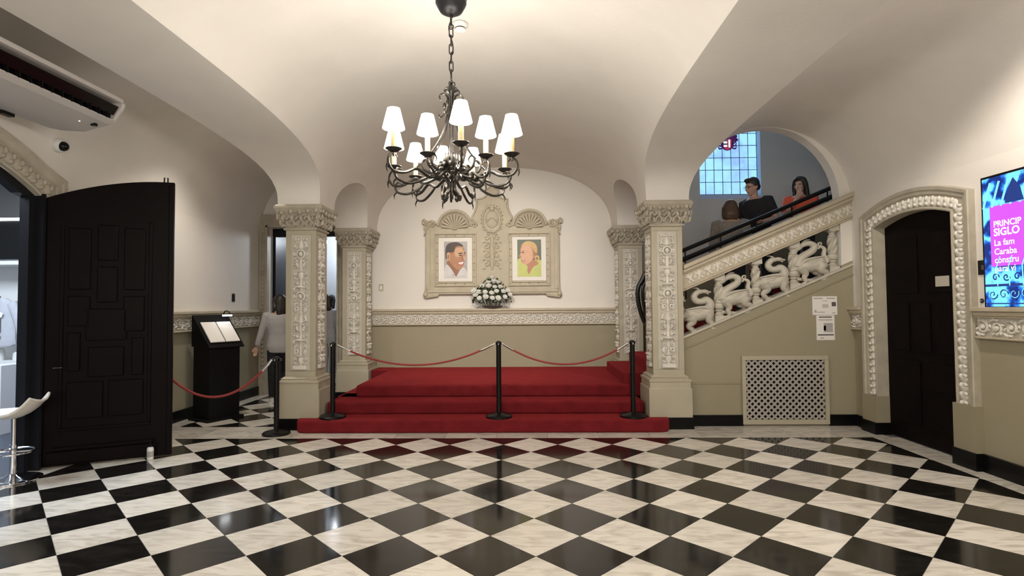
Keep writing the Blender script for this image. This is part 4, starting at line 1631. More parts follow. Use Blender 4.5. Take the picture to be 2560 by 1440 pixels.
while zl > 3.0:
    link('chain_link', lme, ch, (0, 0, zl-CZ), (0, 0, (pi/2 if k % 2 else 0)+.3))
    zl -= .060
    k += 1
g = MB()
stube(g, [(.012, .006, 3.47-CZ), (-.018, .004, 3.38-CZ), (.014, -.004, 3.25-CZ), (-.012, .006, 3.12-CZ), (.006, 0, 3.0-CZ), (0, 0, 2.95-CZ)], .003, 5, 6)
g.build('supply_cord', 'black_matte', ch, True)
# crown and stem
g = MB()
g.lathe([(.010, .80), (.020, .795), (.045, .775), (.050, .765), (.028, .755), (.018, .72), (.014, .62), (.022, .56), (.014, .50), (.014, .30), (.030, .26), (.050, .235), (.034, .20), (.016, .18), (.022, .16), (.010, .14)], 14)
for i in range(3):
    a = 2*pi*i/3
    g.tube([(.012*cos(a)+.014*cos(2*pi*j/10)*cos(a), .012*sin(a)+.014*cos(2*pi*j/10)*sin(a), .805+.016*sin(2*pi*j/10)) for j in range(10)], .004, 5, closed=True)
g.build('stem', 'iron', ch, True)
RL_ = [(.12, -.48), (-.31, -.38), (.42, -.23), (-.41, .05), (.36, .17), (-.32, .36), (-.13, .45), (.10, .50), (-.12, -.26), (.25, -.20)]
# S-scroll stays round the stem and down to the basket
def radial(pts, a):
    return [(r_*cos(a), r_*sin(a), z) for r_, z in pts]


for i in range(5):
    a = 2*pi*i/5+.5
    g = MB()
    stube(g, radial([(.075, .70), (.085, .725), (.065, .745), (.035, .73), (.022, .68), (.03, .62), (.075, .58), (.088, .60), (.075, .615)], a), [.004, .006, .007, .007, .007, .007, .006, .005, .004], 6, 5)
    stube(g, radial([(.03, .60), (.05, .52), (.09, .42), (.18, .30), (.25, .24)], a), [.006, .006, .006, .006, .006], 6, 5)
    g.blob(radial([(.05, .66)], a)[0], (.012, .012, .024), 6, 4)
    g.build('stay_scroll', 'iron', ch, True)
for i in range(8):
    a = 2*pi*i/8+.2
    g = MB()
    stube(g, radial([(.035, .02), (.055, -.0), (.062, .03), (.040, .045), (.022, .08), (.03, .13), (.09, .17), (.15, .185), (.19, .21), (.20, .26), (.17, .28), (.15, .255), (.165, .235)], a), [.006, .008, .009, .010, .010, .010, .010, .010, .009, .008, .007, .006, .004], 6, 4)
    g.blob(radial([(.10, .20)], a)[0], (.020, .020, .014), 6, 4)
    g.blob(radial([(.13, .165)], a)[0], (.022, .022, .012), 6, 4, rz=a)
    g.build('basket_scroll', 'iron', ch, True)
g = MB()
for i in range(12):
    a = 2*pi*i/12
    g.blob((.075*cos(a), .075*sin(a), .235), (.028, .012, .030), 6, 4, rz=a, ry=-.6)
    g.blob((.05*cos(a+.2), .05*sin(a+.2), .28), (.010, .010, .045), 6, 4)
g.build('leaf_rosette', 'iron', ch, True)
shade_me = None
for i, (dx, dy) in enumerate(RL_):
    r_ = hypot(dx, dy)
    a = atan2(dy, dx)
    zc = ZC-CZ
    g = MB()
    if r_ > .3:
        P = [(.05, .19), (.12, .15), (.20, .125), (r_*.62, .16), (r_*.82, .12), (r_*1.0, .115), (r_*1.08, .155), (r_*1.07, .20), (r_*1.0, .225), (r_*.94, .205)]
        stube(g, radial(P, a), [.009, .010, .010, .010, .010, .009, .009, .008, .007, .004], 6, 5)
        P = [(.20, .13), (r_*.55, .09), (r_*.75, .055), (r_*.92, .065), (r_*.98, .10), (r_*.94, .135), (r_*.86, .13)]
        stube(g, radial(P, a), [.007, .009, .009, .008, .008, .006, .004], 6, 5)
        P = [(r_*.95, .07), (r_*1.0, .045), (r_*.985, .02)]
        stube(g, radial(P, a), [.006, .005, .002], 5, 4)
        P = [(r_*1.08, .16), (r_*1.11, .13), (r_*1.095, .10)]
        stube(g, radial(P, a), [.010, .006, .002], 5, 4)
    else:
        P = [(.05, .19), (.11, .17), (.17, .13), (r_*.8, .16), (r_*.98, .19), (r_, zc-.01)]
        stube(g, radial(P, a), [.009, .010, .010, .009, .008, .007], 6, 5)
    g.tube(radial([(r_, .205), (r_, zc)], a), .009, 6)
    arm = g.build('arm', 'iron', ch, True)
    p = (dx, dy, zc)
    if i == 0:
        cup_me = MB().lathe([(.004, -.014), (.018, -.010), (.038, .002), (.052, .012), (.050, .015), (.030, .006), (.012, .004)], 20).mesh('candle_cup', 'iron', True)
        can_me = MB().lathe([(.0165, .003), (.0165, .145), (.012, .147)], 14).mesh('candle', 'candle', True)
        shade_me = MB().lathe([(.069, .138), (.039, .262), (.0375, .262), (.0675, .138)], 28, cap=False).mesh('lamp_shade', 'lampshade', True, 50)
        shade_me.materials.append(MATS['shade_lining'])
        for f_ in shade_me.polygons:
            c3 = f_.center
            if f_.normal.x*c3.x+f_.normal.y*c3.y < 0 or abs(f_.normal.z) > .9:
                f_.material_index = 1
    link('candle_cup', cup_me, arm, p)
    link('candle', can_me, arm, p)
    link('lamp_shade', shade_me, arm, p)
    lamp('bulb', (-.49+dx, 3.72+dy, ZC+.170), 2.45, WARM, .022)

# ---- two added ceiling spotlights, out of view above, to brighten the niche
for s_, lb in ((-1, 'small black unseen spotlight added over the aisle side of the hall aimed at the niche'), (1, 'small black unseen spotlight added over the stair side of the hall aimed at the niche')):
    x = CX+s_*.62
    zc = z_main(x)
    t = thing('added_spotlight', lb, 'spotlight', (x, 3.60, zc), 0, 'added niche spotlights')
    MB().lathe([(.04, -.03), (.04, .012)], 16).build('mount', 'black_metal', t, True)
    M_ = Matrix.Translation((0, .03, -.085)) @ Matrix.Rotation(radians(-65), 4, 'X')
    MB().merge(MB().lathe([(.036, .06), (.042, -.05), (.040, -.05), (.030, .05)], 18, cap=False), M_).build('barrel', 'black_metal', t, True)
    MB().tube([(0, 0, -.02), (0, .02, -.08)], .008, 6).build('arm', 'black_metal', t, True)
    d = bpy.data.lights.new('niche_fill_beam', 'SPOT')
    d.energy = 215
    d.color = (1.0, .93, .85)
    d.spot_size = radians(54)
    d.spot_blend = .8
    d.shadow_soft_size = .04
    o = bpy.data.objects.new('niche_fill_beam', d)
    COL.objects.link(o)
    o.location = (x, 3.72, zc-.12)
    v_ = Vector((CX+s_*.5, 9.0, 1.35))-o.location
    o.rotation_euler = v_.to_track_quat('-Z', 'Y').to_euler()

# ---- recessed downlights in the crowns of the aisle vaults
for x, y, zc, e_, sz_, bl_, lb in ((-3.66, 6.6, SP+RL, 18, 122, 1.0, 'recessed round downlight in the aisle vault over the black lectern side'), (2.95, 3.6, SP+RR, 21, 152, .3, 'recessed round downlight in the aisle vault before the arched dark door')):
    t = thing('recessed_downlight', lb, 'downlight', (x, y, zc), 0, 'recessed aisle downlights')
    MB().lathe([(.050, -.012), (.062, -.012), (.066, -.004), (.066, .01)], 24, cap=False).build('rim', 'white_plastic', t, True)
    MB().lathe([(.001, -.004), (.050, -.004)], 24, cap=False).build('lens', 'led', t, True)
    d = bpy.data.lights.new('downlight_beam', 'SPOT')
    d.energy = e_*4
    d.color = (1.0, .90, .80)
    d.spot_size = radians(sz_)
    d.spot_blend = bl_
    d.shadow_soft_size = .05
    o = bpy.data.objects.new('downlight_beam', d)
    COL.objects.link(o)
    o.location = (x, y, zc-.06)

# ================================================================== DOUBLE PORTRAIT FRAME
U = .001512
fo = thing('double_portrait_frame', 'carved stone relief frame with two shells and a crest above the flowers', 'frame', (-.515, YB, 1.59))
fo.scale = (1, 1.5, 1)
Zp = lambda x, y: ((x-878)*U, (1290-y)*U)
half = [(878, 1245), (300, 1245), (285, 1268), (150, 1287), (135, 1262), (156, 1200), (160, 1120), (160, 600), (138, 604), (150, 590), (152, 560), (140, 535), (140, 505), (160, 490), (122, 478), (118, 448), (135, 432), (150, 450), (170, 465), (215, 450), (250, 462), (266, 492), (285, 508)]
half += [(470+183*cos(pi-pi*i/14), 508+172*-sin(pi*i/14)) for i in range(1, 14)]
half += [(655, 505), (690, 525), (718, 500), (700, 470), (668, 440), (664, 410), (690, 360), (708, 310), (714, 250), (704, 220), (760, 214), (805, 196), (832, 172), (810, 152), (806, 124), (832, 106), (850, 90), (878, 74)]
out = [Zp(*p) for p in half] + [Zp(878*2-x, y) for x, y in half[-2:0:-1]]
MB().prism(out, -.045, 0).build('backboard', 'stone_pale', fo, bevel=.010)
edge = [(p[0], -.045, p[1]) for p in out]
MB().tube(edge, .016, 6, closed=True).build('edge_moulding', 'stone_pale', fo, True)
for s_ in (-1, 1):
    X = lambda x: s_*(878-x)*U
    def P3(x, y, d=-.05):
        return (X(x)*-1 if s_ > 0 else X(x)*-1, d, (1290-y)*U)
    cx0 = (470-878)*U if s_ < 0 else (878-470)*U
    # shell in the lunette
    g = MB()
    for k in range(11):
        a = pi*(k+.5)/11
        b0 = (cx0+.03*cos(a), -.050, (1290-535)*U+.02*sin(a))
        b1 = (cx0+.205*cos(a), -.058, (1290-535)*U+.215*sin(a))
        g.tube([b0, ((b0[0]+b1[0])/2, -.060, (b0[2]+b1[2])/2), b1], [.006, .018, .027], 6)
        g.blob(b1, (.027, .014, .027), 6, 4)
    g.blob((cx0, -.055, (1290-540)*U), (.045, .02, .022), 8, 5)
    g.build('shell', 'stone_pale', fo, True)
    g = MB()
    g.tube([(cx0+.262*cos(pi*i/20), -.055, (1290-512)*U+.245*sin(pi*i/20)) for i in range(21)], .017, 6)
    g.tube([(cx0+.235*cos(pi*i/20), -.052, (1290-512)*U+.220*sin(pi*i/20)) for i in range(21)], .008, 6)
    g.build('lunette_moulding', 'stone_pale', fo, True)
    # scroll ends and corner consoles
    g = MB()
    sx = (232-878)*U if s_ < 0 else (878-232)*U
    g.tube(spiral(sx, (1290-495)*U, .050, 1.5, 0, -s_, -.055, 16), lerp_r([.016, .012], 16), 6)
    g.build('scroll', 'stone_pale', fo, True)
    g = MB()
    sx = (165-878)*U if s_ < 0 else (878-165)*U
    g.tube(spiral(sx, (1290-520)*U, .042, 1.3, pi/2, s_, -.05, 14), lerp_r([.018, .012], 14), 6)
    g.blob((sx, -.05, (1290-470)*U), (.030, .022, .036), 8, 5)
    g.build('corner_scroll', 'stone_pale', fo, True)
    g = MB()
    g.blob((sx-s_*-.02, -.045, (1290-1255)*U), (.04, .03, .05), 8, 5)
    g.build('corner_foot', 'stone_pale', fo, True)
    g = MB()
    sx = (690-878)*U if s_ < 0 else (878-690)*U
    g.tube(spiral(sx, (1290-492)*U, .046, 1.5, pi, s_, -.055, 16), lerp_r([.016, .012], 16), 6)
    g.build('scroll', 'stone_pale', fo, True)
    # picture frames: mouldings and studs
    x0, x1 = (250-878)*U, (706-878)*U
    if s_ > 0:
        x0, x1 = -x1, -x0
    z0, z1 = (1290-1168)*U, (1290-588)*U
    g = MB()
    for d, wd, t in ((0, .022, .066), (.058, .012, .060)):
        a0, a1, c0, c1 = x0+d, x1-d, z0+d, z1-d
        g.box(a0, a1, -t, -.045, c1-wd, c1).box(a0, a1, -t, -.045, c0, c0+wd).box(a0, a0+wd, -t, -.045, c0+wd, c1-wd).box(a1-wd, a1, -t, -.045, c0+wd, c1-wd)
    g.build('picture_moulding', 'stone_pale', fo, bevel=.004)
    stud = MB().blob((0, 0, 0), (.011, .010, .011), 8, 5)
    sme = stud.mesh('stud', 'stone', True)
    for k in range(5):
        for zz in (z0+.042, z1-.042):
            link('stud', sme, fo, (x0+.042+(x1-x0-.084)*k/4, -.047, zz))
    for k in range(1, 7):
        for xx in (x0+.042, x1-.042):
            link('stud', sme, fo, (xx, -.047, z0+.042+(z1-z0-.084)*k/7))
# outer rectangular mouldings
g = MB()
for a0, a1 in ((165, 205), (1551, 1591)):
    g.box((a0-878)*U, (a1-878)*U, -.058, -.045, (1290-1200)*U, (1290-545)*U)
g.box((165-878)*U, (1591-878)*U, -.058, -.045, (1290-1235)*U, (1290-1200)*U)
g.build('outer_moulding', 'stone_pale', fo, bevel=.006)
# crest: shield oval in a wreath below a rising disc
g = MB()
cz = (1290-440)*U
g.tube([(.155*cos(2*pi*i/24), -.055, cz+.215*sin(2*pi*i/24)) for i in range(24)], .014, 6, closed=True)
for i in range(22):
    a = 2*pi*i/22
    g.blob((.172*cos(a), -.053, cz+.232*sin(a)), (.026, .012, .012), 6, 4, ry=-a+.6)
g.blob((0, -.05, cz), (.115, .018, .150), 14, 8)
g.blob((0, -.055, cz+.175), (.045, .02, .045), 10, 6)
g.box(-.11, .11, -.072, -.06, cz-.005, cz+.010)
stube(g, [(-.09, -.066, cz-.05), (0, -.074, cz+.02), (.09, -.066, cz-.05)], .012, 6, 5)
g.build('crest', 'stone_pale', fo, True)
g = MB()
for s_ in (-1, 1):
    stube(g, [(0, -.05, (1290-570)*U), (s_*.09, -.055, (1290-560)*U), (s_*.17, -.05, (1290-545)*U)], [.008, .010, .004], 6, 4)
    for k in range(4):
        g.tube(spiral(s_*.09, (1290-640-95*k)*U, .055, 1.2, pi/2, s_, -.05, 12), lerp_r([.012, .009], 12), 5)
        g.blob((s_*.13, -.05, (1290-690-95*k)*U), (.030, .012, .014), 6, 4, ry=.5*s_)
        g.blob((s_*.05, -.05, (1290-600-95*k)*U), (.028, .012, .014), 6, 4, ry=-.7*s_)
g.lathe([(.012, (1290-1000)*U), (.04, (1290-940)*U), (.02, (1290-890)*U), (.05, (1290-860)*U), (.045, (1290-760)*U), (.025, (1290-720)*U), (.035, (1290-650)*U), (.01, (1290-600)*U)], 10, (0, -.045, 0), True, 1, .5)
g.build('candelabrum_relief', 'stone_pale', fo, True)


# portraits: flat painted pictures in their mounts
def pmat(name, c, c2=None):
    return mat(name, c, .45, col2=c2, scale=9)


pmat('p_grey', (.45, .43, .42), (.38, .36, .36))
pmat('p_skin_m', (.50, .24, .11), (.42, .18, .08))
pmat('p_skin_m2', (.30, .12, .055))
pmat('p_skin_m3', (.66, .38, .20))
pmat('p_hair_m', (.055, .028, .018), (.035, .018, .012))
pmat('p_shirt', (.72, .69, .68), (.62, .60, .60))
pmat('p_shirt2', (.45, .43, .44))
pmat('p_green', (.10, .13, .07), (.07, .10, .06))
pmat('p_lime', (.58, .62, .16), (.50, .55, .14))
pmat('p_skin_f', (.74, .42, .25), (.66, .34, .19))
pmat('p_skin_f2', (.48, .20, .10))
pmat('p_blond', (.70, .50, .17), (.56, .33, .11))
pmat('p_blond2', (.36, .14, .06))
pmat('p_lip', (.45, .08, .06))
pmat('p_white', (.85, .80, .74))
pmat('p_dark', (.05, .03, .025))


def portrait(label, x0, x1, y0, y1, art, shapes):
    cx, zb = (x0+x1)/2, y1
    t = thing('portrait_picture', label, 'picture', (-.515+(cx-878)*U, YB-.0685, 1.59+(1290-y1)*U))
    MB().box((x0-cx)*U, (x1-cx)*U, -.008, 0, 0, (y1-y0)*U).build('mount', 'mat_board', t)
    a, b_, c, d = art
    MB().box((a-cx)*U, (b_-cx)*U, -.0095, -.008, (y1-d)*U, (y1-c)*U).build('painting', shapes[0], t)
    y = -.0095
    for m_, pl in shapes[1:]:
        pl = [(max(a, min(b_, q[0])), max(c, min(d, q[1]))) for q in pl]
        MB().prism([((q[0]-cx)*U, (y1-q[1])*U) for q in pl], y-.0006, y).build('paint_shape', m_, t)
        y -= .0006
    return t


def smooth_poly(pl, k=4):
    P = [Vector((p[0], p[1], 0)) for p in pl]
    n_ = len(P)
    o_ = []
    for i in range(n_):
        a, b_, c, d = P[i-1], P[i], P[(i+1) % n_], P[(i+2) % n_]
        for j in range(k):
            t = j/k
            v = .5*((2*b_)+(c-a)*t+(2*a-5*b_+4*c-d)*t*t+(3*b_-a-3*c+d)*t**3)
            o_.append((v.x, v.y))
    return o_


SPY = smooth_poly
portrait('framed painting of a smiling dark haired man in a white open collar', 290, 668, 638, 1112, (355, 608, 680, 1080), [
    'p_grey',
    ('p_shirt', SPY([(357, 1078), (357, 1000), (380, 930), (430, 960), (490, 1000), (560, 960), (606, 1010), (606, 1078)])),
    ('p_skin_m2', SPY([(385, 900), (440, 890), (540, 960), (520, 1000), (490, 1062), (450, 1010), (400, 950)])),
    ('p_skin_m', SPY([(395, 800), (430, 740), (500, 725), (560, 735), (585, 790), (592, 830), (580, 870), (578, 910), (556, 960), (530, 985), (495, 985), (440, 930), (405, 880)])),
    ('p_skin_m3', SPY([(480, 760), (540, 745), (570, 790), (560, 830), (500, 850), (470, 820)])),
    ('p_hair_m', SPY([(372, 860), (370, 780), (385, 720), (430, 692), (500, 688), (550, 712), (562, 736), (510, 728), (480, 742), (462, 790), (430, 800), (395, 800), (385, 870)])),
    ('p_skin_m3', SPY([(388, 805), (410, 800), (420, 835), (410, 880), (392, 880), (384, 840)])),
    ('p_skin_m2', SPY([(395, 825), (408, 830), (405, 865), (395, 860)])),
    ('p_hair_m', [(510, 805), (555, 800), (560, 812), (515, 818)]),
    ('p_hair_m', [(572, 800), (592, 800), (590, 812), (574, 812)]),
    ('p_dark', SPY([(520, 826), (545, 824), (548, 836), (524, 838)])),
    ('p_skin_m2', SPY([(560, 820), (582, 870), (570, 886), (548, 880)])),
    ('p_skin_m3', SPY([(566, 830), (590, 860), (580, 884), (566, 876)])),
    ('p_lip', SPY([(500, 905), (540, 900), (574, 895), (560, 935), (530, 940)])),
    ('p_white', SPY([(508, 910), (540, 906), (570, 900), (556, 926), (530, 930)])),
    ('p_shirt', SPY([(380, 930), (420, 960), (470, 1040), (450, 1070), (410, 1040)])),
    ('p_shirt', SPY([(545, 985), (560, 990), (596, 1060), (560, 1050), (500, 1070), (490, 1062), (520, 1010)])),
    ('p_shirt2', [(445, 1030), (470, 1044), (452, 1074)])])
portrait('framed painting of a blonde woman with a low bun in lime green', 1092, 1470, 634, 1110, (1152, 1410, 666, 1068), [
    'p_green',
    ('p_lime', SPY([(1153, 1066), (1153, 900), (1180, 870), (1230, 900), (1260, 940), (1330, 930), (1408, 890), (1408, 1066)])),
    ('p_skin_f2', SPY([(1240, 920), (1300, 880), (1350, 900), (1380, 930), (1330, 960), (1300, 1000), (1275, 1042), (1258, 1000), (1262, 960)])),
    ('p_blond2', SPY([(1180, 790), (1195, 720), (1250, 685), (1320, 690), (1365, 730), (1375, 800), (1350, 860), (1300, 860), (1240, 760)])),
    ('p_skin_f', SPY([(1190, 770), (1215, 730), (1270, 720), (1310, 770), (1325, 840), (1310, 890), (1265, 930), (1225, 935), (1200, 915), (1195, 880), (1172, 845), (1188, 815)])),
    ('p_blond', SPY([(1196, 750), (1215, 705), (1265, 685), (1330, 700), (1362, 750), (1360, 810), (1330, 790), (1300, 745), (1260, 722), (1220, 730)])),
    ('p_blond', SPY([(1340, 850), (1375, 840), (1392, 870), (1370, 900), (1345, 895)])),
    ('p_blond2', SPY([(1350, 860), (1372, 858), (1376, 880), (1355, 888)])),
    ('p_skin_f2', SPY([(1318, 830), (1335, 825), (1340, 860), (1325, 870)])),
    ('p_blond2', [(1198, 788), (1225, 782), (1226, 790), (1200, 796)]),
    ('p_dark', SPY([(1198, 804), (1222, 800), (1222, 810), (1200, 812)])),
    ('p_skin_f2', SPY([(1180, 830), (1196, 850), (1190, 862), (1176, 850)])),
    ('p_lip', SPY([(1194, 885), (1215, 880), (1240, 888), (1222, 905), (1200, 902)])),
    ('p_white', SPY([(1200, 888), (1215, 885), (1232, 890), (1218, 897)]))])

# ================================================================== FLOWERS
ff = thing('flower_arrangement', 'low bowl arrangement of white flowers and dark leaves on the frieze ledge', 'flowers', (-.515, YB-.075, 1.412))
MB().lathe([(.10, 0), (.115, .006), (.165, .030), (.175, .042), (.150, .046), (.10, .04)], 28, (0, 0, 0), True, 1, .42).build('bowl', 'bowl', ff, True)
rnd = random.Random(11)
fm = MB()
for ring, (rr, zz, nn) in enumerate(((.9, .10, 10), (.78, .36, 9), (.52, .60, 7), (.25, .80, 4))):
    for k in range(nn):
        a = 2*pi*(k+.5*(ring % 2))/nn
        t = MB().blob((0, 0, 0), (.012, .003, .016), 4, 3)
        R = Matrix.Translation((rr*.034*cos(a), rr*.034*sin(a), .022+zz*.018)) @ Matrix.Rotation(a-pi/2, 4, 'Z') @ Matrix.Rotation(-.9+ring*.22, 4, 'X')
        fm.merge(t, R)
fm.blob((0, 0, .015), (.028, .028, .020), 8, 5)
fme = fm.mesh('flower', 'petal', True)
spots = [(-.26, .20), (-.19, .15), (-.10, .17), (0, .16), (.10, .16), (.20, .17), (.27, .20), (-.21, .245), (-.12, .255), (-.02, .24), (.08, .25), (.18, .25), (.25, .275), (-.14, .335), (-.04, .33), (.05, .32), (.13, .335), (-.06, .40), (.02, .415), (.10, .395), (-.27, .27), (0, .48)]
for i, (x, z) in enumerate(spots):
    o = link('flower', fme, ff, (x+rnd.uniform(-.01, .01), -.100-.05*(1-abs(x)/.3)-.03*rnd.random()+.04*(z > .33), z+rnd.uniform(-.01, .01)), (1.0+rnd.uniform(-.15, .2), 0, 0))
    o.rotation_euler = (1.05-(z-.15)*2.0, x*2.2, rnd.random()*.5)
    s_ = rnd.uniform(.95, 1.2)
    o.scale = (s_, s_, s_)
lf = MB()
for k in range(330):
    a = rnd.uniform(0, pi)
    r_ = sqrt(rnd.random())
    x = .31*r_*cos(a)
    z = .08+.44*r_*sin(a)*(1-.25*abs(x)/.3)
    y = -.085-.05*rnd.random()+rnd.uniform(-.02, .04)
    L = rnd.uniform(.022, .045)
    t = MB().add([(0, 0, -L*.2), (L*.28, .004, L*.3), (0, -.003, L), (-L*.28, .004, L*.3)], [(0, 1, 2), (0, 2, 3)])
    R = Matrix.Translation((x, y, z)) @ Matrix.Rotation(x*3+rnd.uniform(-.9, .9), 4, 'Y') @ Matrix.Rotation(rnd.uniform(-.2, 1.0), 4, 'X')
    lf.merge(t, R)
for k in range(26):
    x = rnd.uniform(-.2, .2)
    lf.tube([(x*.6, -.02, .04), (x, -.05, .2), (x*1.25, -.06, .3+rnd.uniform(0, .18)-abs(x)*.4)], .003, 4)
o = lf.build('foliage', 'leaf', ff)
o['kind'] = 'stuff'
# soft cloth bow tails beside the bowl
for s_ in (-1, 1):
    g = MB()
    g.grid([[(s_*(.17+.10*u), -.03-.02*sin(3*u+v*4), .13-.11*v+.02*sin(4*u)) for v in (0, .33, .66, 1)] for u in (0, .25, .5, .75, 1)])
    g.build('tulle', 'white_cloth', ff, True)

# ================================================================== SHOP: STOOL, SHELF, GARMENTS
so = thing('bar_stool', 'cream moulded bar stool on a chrome column and round base', 'stool', (-4.36, 4.60, 0), .35)
MB().lathe([(.20, .002), (.20, .012), (.17, .022), (.06, .035), (.03, .06)], 32).build('base', 'chrome', so, True)
MB().lathe([(.028, .05), (.028, .30), (.020, .302), (.020, .52)], 18).build('column', 'chrome', so, True)
g = MB()
g.tube([(.15*cos(t), .15*sin(t), .24) for t in [2*pi*i/20 for i in range(20)]], .009, 6, closed=True)
g.tube([(-.15, 0, .24), (.15, 0, .24)], .008, 6)
g.build('footrest', 'chrome', so, True)
rows_ = []
for i in range(9):
    u = -1+2*i/8
    row = []
    for j in range(9):
        v = -1+2*j/8
        x = .20*u*(1-.12*v*v)
        y = .19*v*(1-.12*u*u)
        z = .545+.04*abs(v)**2.2+(.13*max(0, u)**2.0)
        row.append((x, y, z))
    rows_.append(row)
n_ = 9
g = MB().grid(rows_)
g.grid([[(p[0], p[1], p[2]-.022) for p in r_][::-1] for r_ in rows_])
rim = [rows_[0][j] for j in range(9)]+[rows_[i][8] for i in range(1, 9)]+[rows_[8][j] for j in range(7, -1, -1)]+[rows_[i][0] for i in range(7, 0, -1)]
g.tube([(p[0], p[1], p[2]-.011) for p in rim], .012, 6, closed=True)
g.build('seat', 'stool_seat', so, True)

sh = thing('shop_shelf', 'white shop shelving unit under a black header panel', 'shelf', (-7.05, 6.9, 0))
MB().box(-.62, .62, 0, .03, 0, 2.09).box(.60, .63, -.02, .45, 0, 2.09).box(-.63, -.60, -.02, .45, 0, 2.09).build('carcass', 'shelf_white', sh)
g = MB()
g.box(-.62, .62, .40, .44, 0, 2.09)
g.build('back_panel', 'shelf_white', sh)
for z in (.06, .74, 2.03):
    MB().box(-.60, .60, -.02, .42, 0, .05).build('shelf_board', 'shelf_white', sh, loc=(0, 0, z))
MB().box(-.62, .64, -.04, -.0, 2.10, 2.58).build('header_panel', 'black_matte', sh)
MB().box(-.62, .66, -.05, -.02, 2.60, 2.63).build('strip_lamp', 'strip_light', sh)
sh_front = [c for c in sh.children if c.name.startswith('carcass')][0]
# cover plate of the first mesh must not close the bay: keep sides only
sh_front.data = MB().box(.60, .63, -.02, .45, 0, 2.09).box(-.63, -.60, -.02, .45, 0, 2.09).mesh('carcass', 'shelf_white')
sw = thing('sweatshirt', 'pale grey printed sweatshirt hanging on a brown card in the shop', 'sweatshirt', (-6.78, 6.93, .98))
g = MB()
g.loft([((0, 0, 0), .20, .05), ((0, 0, .03), .215, .055), ((0, 0, .10), .205, .05), ((0, 0, .42), .20, .05), ((0, 0, .56), .17, .045), ((0, 0, .62), .08, .04)], 16)
for s_ in (-1, 1):
    stube(g, [(s_*.15, 0, .55), (s_*.24, -.02, .38), (s_*.29, -.02, .18), (s_*.30, -.02, .06)], [.07, .06, .05, .042], 9, 4, .6)
g.build('body', 'sweat_grey', sw, True, angle=70)
MB().box(-.09, .06, -.062, -.056, .18, .36).build('print', 'ink', sw)
MB().box(-.09, .06, -.064, -.056, .10, .14).build('print', 'ink_grey', sw)
MB().cbox((.05, -.066, .41), (.085, .004, .06), ry=.35).build('swing_tag', 'paper', sw)
MB().cbox((-.10, -.03, .62), (.22, .02, .14), ry=.4).build('hanger_card', 'brown_paper', sw)
for i, (x, w_) in enumerate(((-6.86, .10), (-6.62, .13))):
    o = MB().lathe([(.05, 0), (.055, .02), (.05, .14-.05*i), (.03, .16-.05*i)], 14).build('white_jar', 'shelf_white', None, True, loc=(x, 7.02, .791))
    tag(o, ('taller', 'shorter')[i]+' white jar on the shop shelf below the hanging sweatshirt', 'jar', 'jars on the shop shelf')
pb = thing('printed_blanket', 'black and white patterned folded blankets stacked in the lower shop shelf', 'blanket', (-6.95, 6.98, .111))
m = mat('blanket_print', (.6, .6, .6), .9)
nt = m.node_tree
tc = nt.nodes.new('ShaderNodeTexCoord')
vo = nt.nodes.new('ShaderNodeTexNoise'); vo.inputs['Scale'].default_value = 22
r = nt.nodes.new('ShaderNodeValToRGB')
r.color_ramp.elements[0].position, r.color_ramp.elements[0].color = .47, (.03, .03, .03, 1)
r.color_ramp.elements[1].position, r.color_ramp.elements[1].color = .53, (.65, .65, .66, 1)
nt.links.new(tc.outputs['Object'], vo.inputs['Vector']); nt.links.new(vo.outputs['Fac'], r.inputs['Fac'])
nt.links.new(r.outputs['Color'], nt.nodes['Principled BSDF'].inputs['Base Color'])
for k in range(5):
    MB().box(-.38, .38, -.0, .30, .09*k, .09*k+.085).build('fold', 'blanket_print', pb, bevel=.025)
o = MB().box(-.11, .11, -.2, .2, 0, .80).build('white_plinth', 'shelf_white', None, loc=(-6.20, 6.45, -.004))
tag(o, 'white display plinth standing in the shop before the shelving', 'plinth')

# ================================================================== PEOPLE
def remesh(o, size, smooth=4):
    md = o.modifiers.new('remesh', 'REMESH')
    md.mode = 'VOXEL'
    md.voxel_size = size
    md.use_smooth_shade = True
    if smooth:
        s_ = o.modifiers.new('smooth', 'SMOOTH')
        s_.iterations = smooth
        s_.factor = .5
    return o


def hand(b, w, d, side, curl=.5):
    """palm and five bent fingers from wrist w along direction d"""
    w, d = Vector(w), Vector(d).normalized()
    ref = Vector((0, -1, 0)) if abs(d.y) < .8 else Vector((0, 0, 1))
    acr = d.cross(ref).normalized()
    nrm = acr.cross(d).normalized()
    pc = w+d*.045
    b.tube([w-d*.02, w+d*.01, pc, w+d*.085], [.024, .027, .036, .034], 8, .55)
    for k, L in enumerate((.066, .076, .070, .054)):
        base = w+d*.080+acr*(-.026+.0175*k)*side
        m1 = base+d*L*.45-nrm*L*.15*curl
        m2 = m1+d*L*.32-nrm*L*.30*curl
        tip = m2+d*L*.18-nrm*L*.30*curl
        b.tube([base-d*.012, base, m1, m2, tip], [.0095, .0095, .009, .0085, .007], 6)
    th0 = w+d*.022-acr*.026*side
    b.tube([th0, th0+d*.028-acr*.022*side, th0+d*.055-acr*.028*side-nrm*.008, th0+d*.072-acr*.024*side-nrm*.014], [.013, .012, .010, .008], 6)


